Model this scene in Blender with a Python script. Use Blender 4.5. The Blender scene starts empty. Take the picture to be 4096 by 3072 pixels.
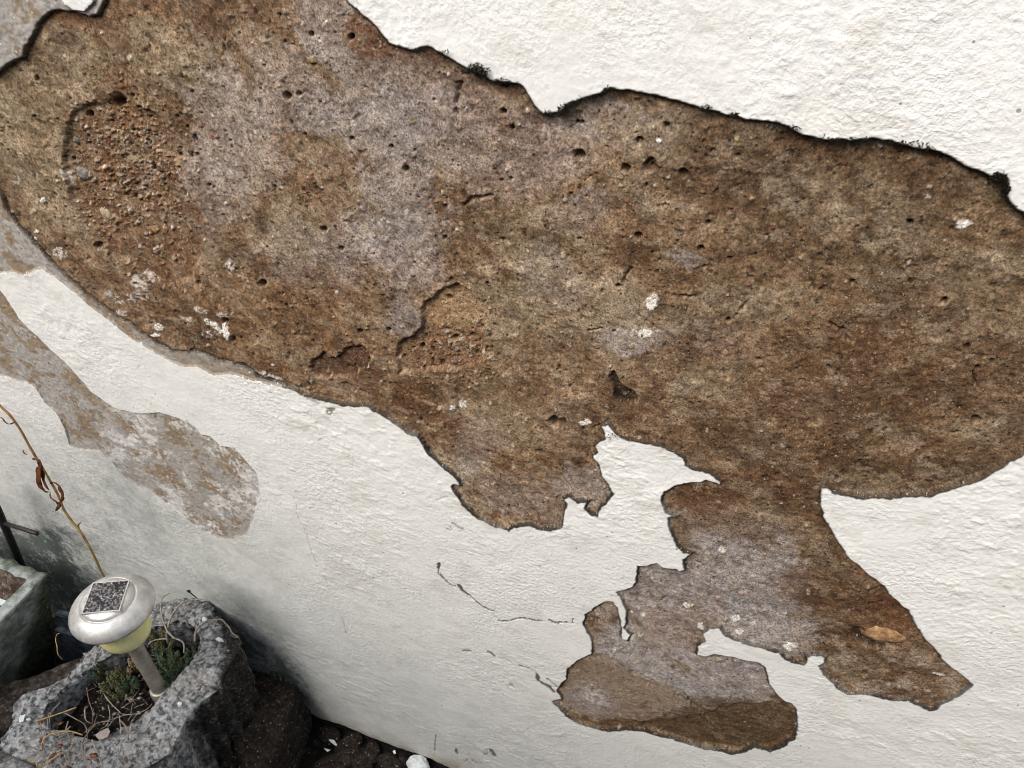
import bpy, bmesh, math, random
import numpy as np
from mathutils import Vector, Matrix, noise as mn

# ------------------------------------------------------------------ camera, sky, sun, exposure
sc = bpy.context.scene
PITCH, YAW, DIST, HGT = math.radians(40.2), math.radians(19.8), .55, 1.45
Fh = Vector((-math.sin(YAW), math.cos(YAW), 0)); Rv = Vector((math.cos(YAW), math.sin(YAW), 0))
FW = Fh*math.cos(PITCH) - Vector((0, 0, 1))*math.sin(PITCH)
UP = Fh*math.sin(PITCH) + Vector((0, 0, 1))*math.cos(PITCH)
CP = Vector((0, -DIST, HGT)); FPX = 3094.
cd = bpy.data.cameras.new('camera'); cam = bpy.data.objects.new('camera', cd); sc.collection.objects.link(cam)
cd.sensor_width = 36; cd.lens = 36*FPX/4096; cd.clip_end = 200; cd.clip_start = .01
cam.matrix_world = Matrix(((Rv.x, UP.x, -FW.x, CP.x), (Rv.y, UP.y, -FW.y, CP.y), (Rv.z, UP.z, -FW.z, CP.z), (0, 0, 0, 1)))
sc.camera = cam
sc.render.resolution_x, sc.render.resolution_y = 1024, 768
sc.render.engine = 'CYCLES'; sc.cycles.filter_width = .95
sc.view_settings.view_transform = 'Standard'; sc.view_settings.look = 'None'
sc.view_settings.exposure = 1.05; sc.view_settings.gamma = 1

SUN_EL, SUN_AZ = math.radians(50), math.radians(-25)   # azimuth measured from -y (facing the wall) towards -x
sd_ = Vector((math.sin(SUN_AZ)*math.cos(SUN_EL), -math.cos(SUN_AZ)*math.cos(SUN_EL), math.sin(SUN_EL)))
w = bpy.data.worlds.new("World"); sc.world = w; w.use_nodes = True
nt = w.node_tree; bgn = nt.nodes['Background']
sky = nt.nodes.new('ShaderNodeTexSky'); sky.sky_type = 'NISHITA'; sky.sun_disc = False
sky.sun_elevation = SUN_EL; sky.sun_rotation = math.atan2(sd_.x, sd_.y); sky.dust_density = 3; sky.air_density = 1.0
hs = nt.nodes.new('ShaderNodeHueSaturation'); hs.inputs['Saturation'].default_value = .5
nt.links.new(sky.outputs[0], hs.inputs['Color']); nt.links.new(hs.outputs[0], bgn.inputs[0])
bgn.inputs[1].default_value = .12
sl = bpy.data.lights.new('sun', 'SUN'); sl.energy = 1.25; sl.angle = math.radians(30); sl.color = (1, .965, .92)
so = bpy.data.objects.new('sun', sl); sc.collection.objects.link(so)
so.rotation_euler = sd_.to_track_quat('Z', 'Y').to_euler()

# ------------------------------------------------------------------ helpers
random.seed(7); rng = np.random.default_rng(11)
COL = sc.collection
def ray(px, py): return FW*FPX + Rv*(px-2048) - UP*(py-1536)
def onwall(px, py, y=0.):                       # point of the wall plane (or of a plane in front of it)
    d = ray(px, py); return CP + d*((y-CP.y)/d.y)
def onz(px, py, z):
    d = ray(px, py); return CP + d*((z-CP.z)/d.z)
def lin(r, g, b):
    f = lambda c: ((c/255+.055)/1.055)**2.4 if c/255 > .04045 else c/255/12.92
    return (f(r), f(g), f(b))
def props(o, label=None, cat=None, group=None, kind=None):
    if label: o['label'] = label
    if cat: o['category'] = cat
    if group: o['group'] = group
    if kind: o['kind'] = kind
    return o
def empty(name, loc=(0, 0, 0), **k):
    o = bpy.data.objects.new(name, None); o.empty_display_size = .02; COL.objects.link(o); o.location = loc
    return props(o, **k)
def mkobj(name, verts, faces, mat, parent=None, smooth=True, **k):
    me = bpy.data.meshes.new(name); me.from_pydata([tuple(v) for v in verts], [], faces); me.update()
    if smooth: me.polygons.foreach_set('use_smooth', [True]*len(me.polygons))
    me.materials.append(mat)
    o = bpy.data.objects.new(name, me); COL.objects.link(o)
    if parent:
        o.parent = parent
        if parent.location.length > 0: me.transform(Matrix.Translation(-parent.location))
    return props(o, **k)
class MB:
    def __init__(s): s.v = []; s.f = []
    def add(s, v, f):
        n = len(s.v); s.v += [Vector(p) for p in v]; s.f += [tuple(i+n for i in q) for q in f]
    def tube(s, pts, rads, seg=7, cap=True):
        pts = [Vector(p) for p in pts]; n = len(pts)
        if not hasattr(rads, '__len__'): rads = [rads]*n
        v = []; f = []; ref = None
        for i, p in enumerate(pts):
            t = (pts[min(i+1, n-1)]-pts[max(i-1, 0)]).normalized()
            if ref is None: ref = t.orthogonal().normalized()
            ref = (ref - t*ref.dot(t)).normalized(); b = t.cross(ref)
            for k in range(seg):
                a = 2*math.pi*k/seg; v.append(p+(ref*math.cos(a)+b*math.sin(a))*rads[i])
        for i in range(n-1):
            for k in range(seg):
                f.append((i*seg+k, i*seg+(k+1) % seg, (i+1)*seg+(k+1) % seg, (i+1)*seg+k))
        if cap: f.append(tuple(range(seg))[::-1]); f.append(tuple((n-1)*seg+k for k in range(seg)))
        s.add(v, f)
    def lathe(s, c, prof, seg=64, ribs=0, ribamp=0.):
        v = []; f = []; c = Vector(c); n = len(prof)
        for r, z in prof:
            for k in range(seg):
                a = 2*math.pi*k/seg; rr = r*(1+(ribamp*math.cos(ribs*a) if ribs else 0))
                v.append(c+Vector((rr*math.cos(a), rr*math.sin(a), z)))
        for i in range(n-1):
            for k in range(seg):
                f.append((i*seg+k, i*seg+(k+1) % seg, (i+1)*seg+(k+1) % seg, (i+1)*seg+k))
        s.add(v, f)
    def leaf(s, p, d, up, L, Wd, T=.25):
        d = d.normalized(); x = d.cross(up)
        if x.length < 1e-4: x = d.orthogonal()
        x.normalize(); u = x.cross(d)
        m = p+d*L*.55
        v = [p, m+x*Wd, m+u*Wd*T, m-x*Wd, m-u*Wd*T, p+d*L]
        s.add(v, [(0, 1, 2), (0, 2, 3), (0, 3, 4), (0, 4, 1), (5, 2, 1), (5, 3, 2), (5, 4, 3), (5, 1, 4)])
    def build(s, name, mat, parent=None, smooth=True, **k): return mkobj(name, s.v, s.f, mat, parent, smooth, **k)
def smooth_path(pts, n=6):                      # Catmull-Rom
    P = [Vector(p) for p in pts]; out = []
    for i in range(len(P)-1):
        a, b, c, d = P[max(i-1, 0)], P[i], P[i+1], P[min(i+2, len(P)-1)]
        for k in range(n):
            t = k/n
            out.append(.5*((2*b)+(c-a)*t+(2*a-5*b+4*c-d)*t*t+(3*b-a-3*c+d)*t**3))
    out.append(P[-1]); return out

# ------------------------------------------------------------------ materials
class NT:
    def __init__(s, name, rough=.8, spec=.3, flat=False):
        m = bpy.data.materials.new(name); m.use_nodes = True; s.m = m; s.t = m.node_tree; s.n = s.t.nodes
        s.b = s.n['Principled BSDF']; s.b.inputs['Roughness'].default_value = rough
        s.b.inputs['Specular IOR Level'].default_value = spec
        s.tc = s.n.new('ShaderNodeTexCoord'); s.pos = s.tc.outputs['Object']
        if flat:
            mp = s.n.new('ShaderNodeMapping'); mp.inputs['Scale'].default_value = (1, .15, 1); s.t.links.new(s.pos, mp.inputs[0]); s.pos = mp.outputs[0]
    def link(s, a, b): s.t.links.new(a, b)
    def noise(s, scale, det=4, rough=.6, vec=None):
        n = s.n.new('ShaderNodeTexNoise'); n.inputs['Scale'].default_value = scale
        n.inputs['Detail'].default_value = det; n.inputs['Roughness'].default_value = rough
        s.link(vec or s.pos, n.inputs['Vector']); return n.outputs[0]
    def voro(s, scale, feat='F1', vec=None):
        n = s.n.new('ShaderNodeTexVoronoi'); n.feature = feat; n.inputs['Scale'].default_value = scale
        s.link(vec or s.pos, n.inputs['Vector']); return n
    def ramp(s, fac, stops, interp='LINEAR'):
        r = s.n.new('ShaderNodeValToRGB'); r.color_ramp.interpolation = interp; e = r.color_ramp.elements
        while len(e) < len(stops): e.new(.5)
        for i, (p, c) in enumerate(stops):
            e[i].position = p; e[i].color = (*c, 1) if hasattr(c, '__len__') else (c, c, c, 1)
        s.link(fac, r.inputs[0]); return r.outputs[0]
    def mix(s, fac, a, b, mode='MIX'):
        n = s.n.new('ShaderNodeMix'); n.data_type = 'RGBA'; n.blend_type = mode; n.clamp_result = False
        for v, i in ((fac, 0), (a, 6), (b, 7)):
            if isinstance(v, (int, float)): n.inputs[i].default_value = v
            elif isinstance(v, tuple): n.inputs[i].default_value = (*v, 1)
            else: s.link(v, n.inputs[i])
        return n.outputs[2]
    def math(s, op, a, b=0.):
        n = s.n.new('ShaderNodeMath'); n.operation = op
        for v, i in ((a, 0), (b, 1)):
            if isinstance(v, (int, float)): n.inputs[i].default_value = v
            else: s.link(v, n.inputs[i])
        return n.outputs[0]
    def attr(s, name):
        n = s.n.new('ShaderNodeAttribute'); n.attribute_name = name; return n
    def color(s, c):
        if isinstance(c, tuple): s.b.inputs['Base Color'].default_value = (*c, 1)
        else: s.link(c, s.b.inputs['Base Color'])
    def bump(s, h, dist, strength=1., prev=None):
        n = s.n.new('ShaderNodeBump'); n.inputs['Distance'].default_value = dist; n.inputs['Strength'].default_value = strength
        s.link(h, n.inputs['Height'])
        if prev is not None: s.link(prev, n.inputs['Normal'])
        s.link(n.outputs[0], s.b.inputs['Normal']); return n.outputs[0]

def grains(t, col, scale, pick, size, tone, amt=.8):
    """small embedded grains: voronoi cells picked at random"""
    v = t.voro(scale); sel = t.n.new('ShaderNodeSeparateColor'); t.link(v.outputs['Color'], sel.inputs[0])
    a = t.math('GREATER_THAN', sel.outputs[0], pick)
    b = t.math('LESS_THAN', v.outputs['Distance'], t.math('MULTIPLY', sel.outputs[1], size))
    return t.mix(t.math('MULTIPLY', t.math('MULTIPLY', a, b), amt), col, tone)

# white paint on plaster
t = NT('white_paint_material', .5, .35, True)
c = t.attr('Col').outputs['Color']
c = t.mix(1., c, t.ramp(t.noise(30, 5), [(.3, .955), (.7, 1.03)]), 'MULTIPLY')
c = t.mix(1., c, t.ramp(t.noise(260, 3, .7), [(.3, .93), (.6, 1.02)]), 'MULTIPLY')
c = grains(t, c, 210, .985, .30, (.16, .15, .13), .7)
t.color(c)
gm = t.ramp(t.noise(7, 4, .6), [(.38, .18), (.62, 1.)])               # grain comes and goes with the trowel strokes
bt = t.bump(t.math('MULTIPLY', t.ramp(t.noise(190, 3, .55), [(.40, 0.), (.72, 1.)]), gm), .0009, .75)
t.bump(t.math('MULTIPLY', t.noise(400, 3, .6), gm), .0006, .6, bt)
M_PAINT = t.m
# grey undercoat
t = NT('grey_undercoat_material', .85, .2, True)
c = t.attr('Col').outputs['Color']
c = t.mix(1., c, t.ramp(t.noise(220, 4, .7), [(.3, .8), (.7, 1.15)]), 'MULTIPLY')
c = grains(t, c, 260, .82, .42, (.10, .08, .06), .7)
c = grains(t, c, 300, .85, .4, (.72, .70, .66), .7)
t.color(c); t.bump(t.noise(400, 4, .7), .0012, .8)
M_UNDER = t.m
# bare brown sandy render
t = NT('sandy_render_material', .85, .25, True)
c = t.attr('Col').outputs['Color']
c = t.mix(1., c, t.ramp(t.noise(75, 6, .68), [(.40, (.74, .69, .64)), (.47, (1., 1., 1.)), (.56, (1., 1., 1.)), (.62, (1.2, 1.2, 1.22))]), 'MULTIPLY')
c = t.mix(1., c, t.ramp(t.noise(330, 5, .75), [(.38, (.52, .47, .43)), (.46, (1., 1., 1.)), (.56, (1., 1., 1.)), (.63, (1.35, 1.35, 1.35))]), 'MULTIPLY')
c = t.mix(1., c, t.ramp(t.noise(620, 3, .7), [(.34, (.50, .46, .42)), (.5, (1., 1., 1.)), (.66, (1.55, 1.53, 1.52))]), 'MULTIPLY')
pm = t.ramp(t.noise(11, 4, .6), [(.42, .25), (.62, 1.)])
def gr(c, *a): return t.mix(pm, c, grains(t, c, *a))
c = gr(c, 300, .80, .40, (.34, .27, .20), .8)
c = gr(c, 480, .84, .42, (.44, .37, .30), .6)
c = grains(t, c, 260, .86, .34, (.026, .018, .012), .9)
c = grains(t, c, 520, .76, .42, (.026, .018, .012), .8)
c = grains(t, c, 560, .82, .42, (.40, .35, .29), .7)
c = gr(c, 140, .96, .34, (.17, .08, .05), .6)
c = gr(c, 150, .955, .36, (.40, .33, .26), .7)
t.color(c)
b1 = t.bump(t.noise(120, 4, .6), .0013, .7)
v = t.voro(300); t.bump(v.outputs['Distance'], .0010, -.5, b1)
M_BARE = t.m

def rocky(name, cols, scale=60, bump=.004, specks=.0, spk=(.7, .7, .68), moss=None, cell=170, rough=.9):
    t = NT(name, rough, .2)
    c = t.ramp(t.noise(scale, 6, .72), [(.36, cols[0]), (.5, cols[1]), (.64, cols[2])])
    c = t.mix(1., c, t.ramp(t.noise(14, 4, .6), [(.3, .7), (.7, 1.25)]), 'MULTIPLY')
    if moss:
        c = t.mix(t.ramp(t.noise(moss[1], 5, .6), [(moss[2], 0.), (moss[2]+.12, 1.)]), c, moss[0])
    v = t.voro(cell)
    c = t.mix(1., c, t.ramp(v.outputs['Distance'], [(.25, 1.1), (.75, .55)]), 'MULTIPLY')
    if specks: c = grains(t, c, 430, 1-specks*1.2, .40, spk, .8); c = grains(t, c, 230, 1-specks*.35, .34, spk, .9)
    t.color(c)
    b1 = t.bump(v.outputs['Distance'], bump, -.9)
    t.bump(t.noise(420, 4, .7), bump*.5, .8, b1)
    return t.m
M_CONC = rocky('pebbly_concrete_material', [lin(86, 86, 88), lin(128, 128, 128), lin(160, 158, 154)], 90, .006, .03, cell=230)
M_DARKST = rocky('dark_stone_material', [lin(28, 22, 18), lin(48, 40, 34), lin(66, 58, 50)], 110, .004, .09, cell=260)
M_BROWNC = rocky('brown_concrete_material', [lin(46, 40, 36), lin(76, 68, 62), lin(110, 102, 96)], 80, .005, .02)
M_POT = rocky('mossy_concrete_material', [lin(86, 96, 94), lin(120, 132, 128), lin(150, 160, 154)], 40, .0015, .0, moss=(lin(48, 60, 26), 16, .50), cell=120)
M_POTIN = rocky('crumbly_brown_material', [lin(70, 58, 50), lin(112, 96, 86), lin(140, 126, 116)], 90, .004, .02)
M_SOIL = rocky('soil_material', [lin(16, 13, 10), lin(34, 28, 23), lin(62, 54, 46)], 160, .008, .03, cell=240)
M_GROUND = rocky('ground_material', [lin(12, 11, 10), lin(24, 21, 18), lin(44, 40, 34)], 70, .01, .015, cell=90)
M_SLATE = rocky('slate_material', [lin(112, 122, 132), lin(138, 148, 158), lin(160, 168, 176)], 30, .0008, .0, cell=60)

def simple(name, c1, c2, scale=120, rough=.6, spec=.3, bump=.0008, metal=0.):
    t = NT(name, rough, spec); t.color(t.ramp(t.noise(scale, 4, .7), [(.36, c1), (.64, c2)]))
    t.b.inputs['Metallic'].default_value = metal
    if bump: t.bump(t.noise(scale*3, 3, .6), bump, .7)
    return t.m
M_TWIG = simple('dry_twig_material', lin(110, 102, 94), lin(170, 160, 148), 200, .8)
M_STRAW = simple('straw_material', lin(138, 112, 70), lin(180, 156, 108), 160, .7)
M_REDLEAF = simple('withered_leaf_material', lin(84, 46, 28), lin(136, 84, 52), 200, .55)
t = NT('withered_stem_material', .6, .3)
sp = t.n.new('ShaderNodeSeparateXYZ'); t.link(t.pos, sp.inputs[0])
t.color(t.mix(t.ramp(t.noise(60, 3), [(.3, 0.), (.7, 1.)]), t.ramp(sp.outputs[2], [(0., lin(110, 74, 44)), (.2, lin(190, 178, 108)), (.4, lin(196, 160, 104)), (.62, lin(164, 102, 72))]), lin(140, 96, 56)))
M_STEM = t.m
M_SEDUM = simple('sedum_material', lin(32, 48, 32), lin(84, 106, 80), 260, .5)
M_SEDUMPALE = simple('sedum_pale_material', lin(70, 76, 46), lin(122, 122, 84), 260, .55)
M_MOSS = simple('black_moss_material', lin(16, 16, 12), lin(44, 42, 30), 400, .9)
M_ROD = simple('black_rod_material', lin(16, 17, 17), lin(36, 36, 34), 200, .5)
M_PEG = simple('peg_material', lin(34, 28, 30), lin(60, 50, 52), 200, .45)
M_FLAKE = simple('paint_flake_material', lin(186, 196, 196), lin(226, 230, 228), 150, .6)
M_STONEO = simple('ochre_stone_material', lin(106, 72, 42), lin(176, 142, 104), 90, .7, .2, .002)
M_PEBG = simple('grey_pebble_material', lin(84, 80, 70), lin(138, 132, 120), 160, .6)
M_PEBC = simple('cream_pebble_material', lin(146, 124, 96), lin(186, 168, 140), 130, .7)
M_PEBR = simple('red_pebble_material', lin(104, 56, 42), lin(150, 90, 70), 130, .7)
# lamp
t = NT('brushed_metal_material', .5, .5); t.b.inputs['Metallic'].default_value = .6
c = t.ramp(t.noise(45, 4, .6), [(.3, lin(176, 174, 170)), (.7, lin(222, 221, 218))])
c = t.mix(t.ramp(t.noise(38, 5, .7), [(.48, 0.), (.66, .5)]), c, lin(150, 142, 130))
c = grains(t, c, 330, .93, .40, (.86, .86, .84), .8); c = grains(t, c, 210, .975, .38, (.12, .10, .08), .8)
t.color(c); t.link(t.ramp(t.noise(60, 5, .7), [(.3, .42), (.7, .62)]), t.b.inputs['Roughness']); t.bump(t.noise(500, 3), .0003, .5)
M_CAP = t.m
t = NT('pole_metal_material', .5, .4); t.b.inputs['Metallic'].default_value = .55
c = t.ramp(t.noise(60, 5, .6), [(.3, lin(146, 138, 124)), (.7, lin(192, 186, 174))])
c = grains(t, c, 330, .93, .40, (.7, .68, .62), .8); t.color(c); t.bump(t.noise(300, 3), .0005, .6)
M_POLE = t.m
t = NT('solar_cell_material', .3, .5)
c = t.mix(t.ramp(t.noise(260, 5, .7), [(.49, 0.), (.53, 1.)]), lin(16, 20, 30), lin(128, 124, 122))
c = grains(t, c, 420, .72, .45, (.62, .60, .58), .9)
c = t.mix(t.ramp(t.noise(60, 2, .5), [(.60, 0.), (.66, 1.)]), c, lin(14, 17, 26))
t.color(c); t.bump(t.noise(400, 4), .001, .6)
M_CELL = t.m
t = NT('yellowed_plastic_material', .45, .4)
c = t.ramp(t.noise(30, 4), [(.3, lin(234, 228, 150)), (.7, lin(248, 244, 186))]); c = grains(t, c, 260, .975, .38, (.25, .2, .1), .8)
t.color(c); t.b.inputs['Subsurface Weight'].default_value = .35; t.b.inputs['Subsurface Radius'].default_value = (.01, .01, .004)
t.b.inputs['Subsurface Scale'].default_value = .6
M_LENS = t.m

# ------------------------------------------------------------------ numpy noise
TAB = rng.random((256, 256)).astype(np.float32)
def vnoise(x, z):
    xi = np.floor(x).astype(np.int32); zi = np.floor(z).astype(np.int32)
    fx = (x-xi).astype(np.float32); fz = (z-zi).astype(np.float32)
    fx = fx*fx*(3-2*fx); fz = fz*fz*(3-2*fz)
    x0 = xi & 255; x1 = (xi+1) & 255; z0 = zi & 255; z1 = (zi+1) & 255
    a = TAB[x0, z0]; b = TAB[x1, z0]; c_ = TAB[x0, z1]; d = TAB[x1, z1]
    return (a+(b-a)*fx)*(1-fz)+(c_+(d-c_)*fx)*fz
def fbm(x, z, wl, oct=4, gain=.5, ox=0., ang=0., asp=1.):
    """-1..1 noise, wl = longest wavelength in metres, stretched by asp along ang"""
    ca, sa = math.cos(ang), math.sin(ang)
    u = (x*ca+z*sa)/(wl*asp)+ox*17.3+50; v_ = (-x*sa+z*ca)/wl+ox*9.1+50
    s = 0; a = 1.; tot = 0.
    for i in range(oct):
        s = s+a*(vnoise(u+i*13.7, v_+i*7.9)*2-1); tot += a; a *= gain; u = u*2.03; v_ = v_*2.03
    return s/tot*1.5
def sstep(e0, e1, x):
    t_ = np.clip((x-e0)/(e1-e0), 0, 1); return t_*t_*(3-2*t_)

# ------------------------------------------------------------------ outlines of the damage on the wall (picture-map coordinates of the wall plane)
DEEP = [(-100,340),(0,288),(30,255),(85,225),(90,200),(120,150),(160,80),(175,62),(200,45),(250,42),(300,48),(330,60),(350,68),(380,58),(405,20),(412,0),(430,-260),
(1200,-260),(1378,0),(1400,25),(1425,40),(1440,60),(1480,95),(1520,135),(1556,178),(1590,185),(1620,195),(1655,205),(1690,193),(1722,195),(1745,210),(1775,222),(1800,235),(1830,258),(1870,285),(1905,300),(1935,312),(1965,320),(2000,328),(2048,336),(2070,342),(2090,355),(2103,372),(2118,400),(2140,430),(2165,450),(2200,463),(2230,462),(2250,452),(2265,435),(2290,415),(2320,405),(2360,390),(2400,378),(2425,360),(2440,358),(2480,362),(2530,370),(2580,378),(2620,383),(2660,395),(2710,408),(2760,420),(2800,432),(2830,440),(2870,450),(2905,462),(2940,470),(2970,478),(3010,485),(3072,487),
(3120,500),(3165,522),(3200,540),(3230,548),(3290,552),(3330,560),(3380,562),(3440,565),(3485,562),(3540,568),(3590,580),(3640,592),(3700,600),(3740,605),(3790,625),(3850,655),(3900,685),(3960,705),(4000,700),(4020,720),(4025,750),(4021,786),(4035,805),(4067,833),(4096,863),(4300,1000),(4500,1300),(4400,1650),(4200,1760),
(4096,1812),(4060,1830),(4010,1860),(3960,1895),(3900,1925),(3830,1945),(3770,1965),(3720,1985),(3670,1980),(3620,1985),(3560,1992),(3500,1985),(3450,1993),(3400,1982),(3360,1975),(3330,1965),(3310,1948),(3290,1950),(3273,1975),
(3275,2000),(3285,2040),(3300,2080),(3330,2130),(3355,2170),(3385,2210),(3400,2235),(3430,2265),(3480,2304),(3540,2343),(3553,2373),(3600,2420),(3632,2438),(3650,2475),(3669,2517),(3692,2549),(3729,2582),(3766,2637),(3813,2679),(3854,2711),(3889,2735),(3868,2755),(3822,2790),(3766,2818),(3739,2836),(3715,2841),(3674,2818),(3628,2802),(3581,2802),(3512,2785),(3442,2772),(3391,2776),(3364,2762),(3341,2735),(3303,2702),(3280,2665),(3303,2647),(3306,2628),(3290,2619),(3257,2619),(3225,2623),(3215,2656),(3178,2647),(3141,2633),(3118,2614),(3072,2596),(3025,2582),(2974,2568),(2928,2549),(2895,2531),(2881,2508),(2835,2508),(2807,2535),(2819,2559),(2789,2582),(2784,2619),(2826,2628),(2858,2616),(2904,2623),(2974,2637),(3034,2651),(3057,2665),(3066,2707),
(3072,2735),(3100,2772),(3137,2804),(3165,2813),(3183,2836),(3188,2869),(3185,2920),(3174,2952),(3141,2975),(3100,2994),(3081,3003),(3057,2998),(3020,2989),(2969,3008),(2928,3015),(2881,3003),(2812,2989),(2742,2971),(2687,2954),(2636,2943),(2580,2924),(2511,2917),(2465,2920),(2428,2924),(2372,2910),(2326,2897),(2298,2883),(2266,2864),(2233,2827),(2208,2804),(2247,2795),(2233,2762),(2247,2730),(2266,2716),(2270,2674),(2307,2647),(2344,2628),(2372,2614),(2367,2563),(2349,2526),(2335,2498),(2344,2461),(2381,2434),(2418,2408),(2451,2408),(2465,2429),(2472,2461),(2483,2512),(2483,2554),(2511,2568),(2525,2540),(2500,2512),(2511,2485),(2506,2443),(2488,2401),(2467,2369),(2511,2360),(2534,2350),(2546,2327),(2548,2295),(2553,2263),(2590,2263),(2627,2254),(2654,2272),(2705,2277),(2715,2286),(2740,2281),(2738,2240),(2770,2212),(2733,2207),(2710,2180),(2696,2142),(2678,2105),(2678,2073),(2710,2064),(2664,2050),(2650,2013),(2654,1967),(2696,1948),(2742,1939),(2807,1934),(2826,1925),(2863,1934),(2881,1943),(2886,1930),(2854,1902),(2835,1892),(2789,1879),(2742,1860),(2733,1832),(2696,1809),(2641,1786),(2580,1772),(2511,1763),(2465,1735),(2432,1700),(2404,1707),(2418,1735),(2418,1754),(2395,1763),(2377,1786),(2386,1809),(2367,1823),(2372,1837),(2391,1860),(2404,1902),(2428,1934),(2451,1976),(2441,1994),(2414,2017),(2391,2045),(2391,2064),(2367,2059),(2340,2031),(2354,2004),(2312,2008),(2275,1980),(2252,1994),(2263,2013),(2252,2068),(2242,2110),(2205,2119),(2164,2115),(2117,2101),(2048,2103),(2033,2117),(1978,2101),(1917,2078),(1885,2050),(1853,2017),(1829,1980),(1806,1948),(1811,1939),(1843,1943),(1829,1916),(1792,1883),(1751,1846),(1714,1814),(1691,1772),(1672,1744),(1635,1735),(1603,1707),(1556,1675),(1510,1647),(1468,1624),(1417,1626),(1371,1624),(1325,1610),(1279,1596),(1218,1578),(1163,1555),(1126,1541),(1060,1525),(1026,1518),(1009,1495),(972,1472),(926,1462),(856,1448),(787,1409),(741,1421),(685,1411),(625,1384),(555,1337),(509,1300),(463,1282),(393,1222),(343,1189),(287,1138),(236,1092),(185,1046),(153,1004),(111,958),(69,911),(42,879),(18,837),(0,786),(-60,700),(-200,500)]
STRIP = [(-300,1100),(0,1094),(55,1087),(83,1097),(120,1087),(167,1073),(222,1110),(296,1166),(370,1231),(440,1286),(500,1333),(555,1374),(620,1411),(671,1444),(731,1467),(787,1465),(856,1499),(926,1495),(1009,1520),(1040,1526),(1126,1545),(1100,1400),(900,1300),(400,1000),(0,500),(-300,400)]
TOPLEFT = [(-400,-300),(244,-300),(248,0),(262,20),(300,42),(345,42),(372,18),(380,0),(382,-300),(460,-300),(440,120),(100,400),(-400,500)]
TAIL = [(-300,1060),(-60,1110),(0,1166),(37,1217),(69,1273),(116,1319),(148,1347),(199,1402),(259,1453),(296,1495),(333,1536),(356,1568),(403,1601),(454,1633),(509,1649),(556,1659),(639,1654),(676,1663),(741,1689),(787,1717),(801,1740),(838,1749),(880,1786),(935,1795),(972,1837),(1014,1883),(1033,1925),(1035,1980),(1018,2054),(995,2115),(977,2142),(921,2156),(880,2152),(810,2124),(759,2087),(713,2050),(667,2013),(602,1962),(556,1943),(509,1916),(472,1879),(449,1846),(403,1805),(347,1802),(301,1795),(280,1777),(264,1721),(245,1675),(222,1647),(185,1615),(162,1587),(144,1550),(125,1536),(93,1527),(0,1504),(-300,1420)]
REC_A = [(285,450),(340,430),(420,420),(440,385),(480,400),(520,440),(560,450),(620,480),(650,540),(690,640),(700,720),(740,800),(790,860),(800,950),(780,1060),(740,1130),(680,1150),(600,1130),(520,1070),(440,1030),(420,1000),(380,960),(330,900),(300,850),(260,760),(230,640),(240,560)]
REC_B = [(1820,1147),(1783,1161),(1727,1184),(1686,1222),(1672,1272),(1667,1323),(1649,1347),(1602,1365),(1584,1393),(1582,1462),(1584,1509),(1718,1490),(1834,1490),(1922,1453),(1931,1347),(1940,1254),(1894,1199),(1857,1161)]
REC_C = [(1362,1402),(1385,1391),(1422,1397),(1440,1391),(1473,1416),(1482,1453),(1464,1481),(1422,1504),(1394,1518),(1302,1518),(1255,1509),(1237,1481),(1241,1458),(1269,1430),(1288,1416),(1302,1444),(1343,1435),(1350,1415)]
REC_D = [(2440,1490),(2458,1485),(2480,1530),(2510,1560),(2550,1590),(2540,1618),(2490,1622),(2450,1590)]
REC_E = [(2560,2905),(2650,2885),(2760,2880),(2840,2855),(2880,2835),(2960,2820),(3072,2812),(3140,2820),(3180,2850),(3185,2920),(3140,2970),(3060,2990),(2930,3005),(2800,2980),(2650,2940)]
REC_F = [(3405,2540),(3430,2525),(3470,2545),(3540,2560),(3565,2585),(3545,2602),(3490,2600),(3440,2580),(3415,2560)]
SLAB = [(2265,2700),(2330,2640),(2420,2620),(2470,2650),(2520,2700),(2600,2725),(2670,2740),(2690,2770),(2690,2830),(2650,2870),(2560,2888),(2470,2875),(2400,2885),(2330,2865),(2250,2820),(2250,2760)]
CRACKS = [([(1757,2250),(1765,2300),(1822,2342),(1875,2376),(1960,2438),(2000,2482),(2100,2470),(2225,2490),(2290,2492)], 1.4, .35), ([(1850,2602),(1965,2610),(2060,2655),(2135,2677),(2190,2740),(2230,2750)], 1.4, .3), ([(1757,2250),(1755,2290),(1772,2310),(1800,2335),(1822,2342)], 5, 1), ([(1838,2340),(1852,2362),(1875,2376)], 9, 1), ([(1875,2376),(1905,2400),(1925,2420),(1960,2438),(1975,2440)], 5, 1),
([(2000,2482),(2048,2480),(2070,2470),(2100,2470),(2140,2480),(2160,2482)], 4, 1), ([(2200,2480),(2225,2490)], 8, 1), ([(2225,2490),(2260,2488),(2290,2492),(2292,2475)], 3.5, 1),
([(1850,2602),(1865,2597),(1885,2602)], 5, 1), ([(1953,2605),(1965,2610),(1978,2622)], 7, 1), ([(2060,2655),(2100,2668),(2135,2677)], 3.5, 1),
([(2150,2700),(2155,2722),(2190,2740),(2215,2765)], 9, 1), ([(2190,2715),(2230,2745)], 5, .7),
([(1166,1976),(1188,2020),(1190,2060),(1225,2130),(1240,2190),(1270,2270),(1300,2310),(1320,2370)], 2., .28), ([(1745,2940),(1740,3000)], 3, .6),
([(1370,2470),(1378,2500),(1385,2535)], 2.5, .35), ([(1815,2095),(1835,2110),(1850,2115)], 7, .6), ([(1826,2995),(1828,3012)], 5, .9), ([(1965,3000),(1978,3020)], 10, .9),
([(1750,2000),(1790,1985)], 2.5, .3)]
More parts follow.
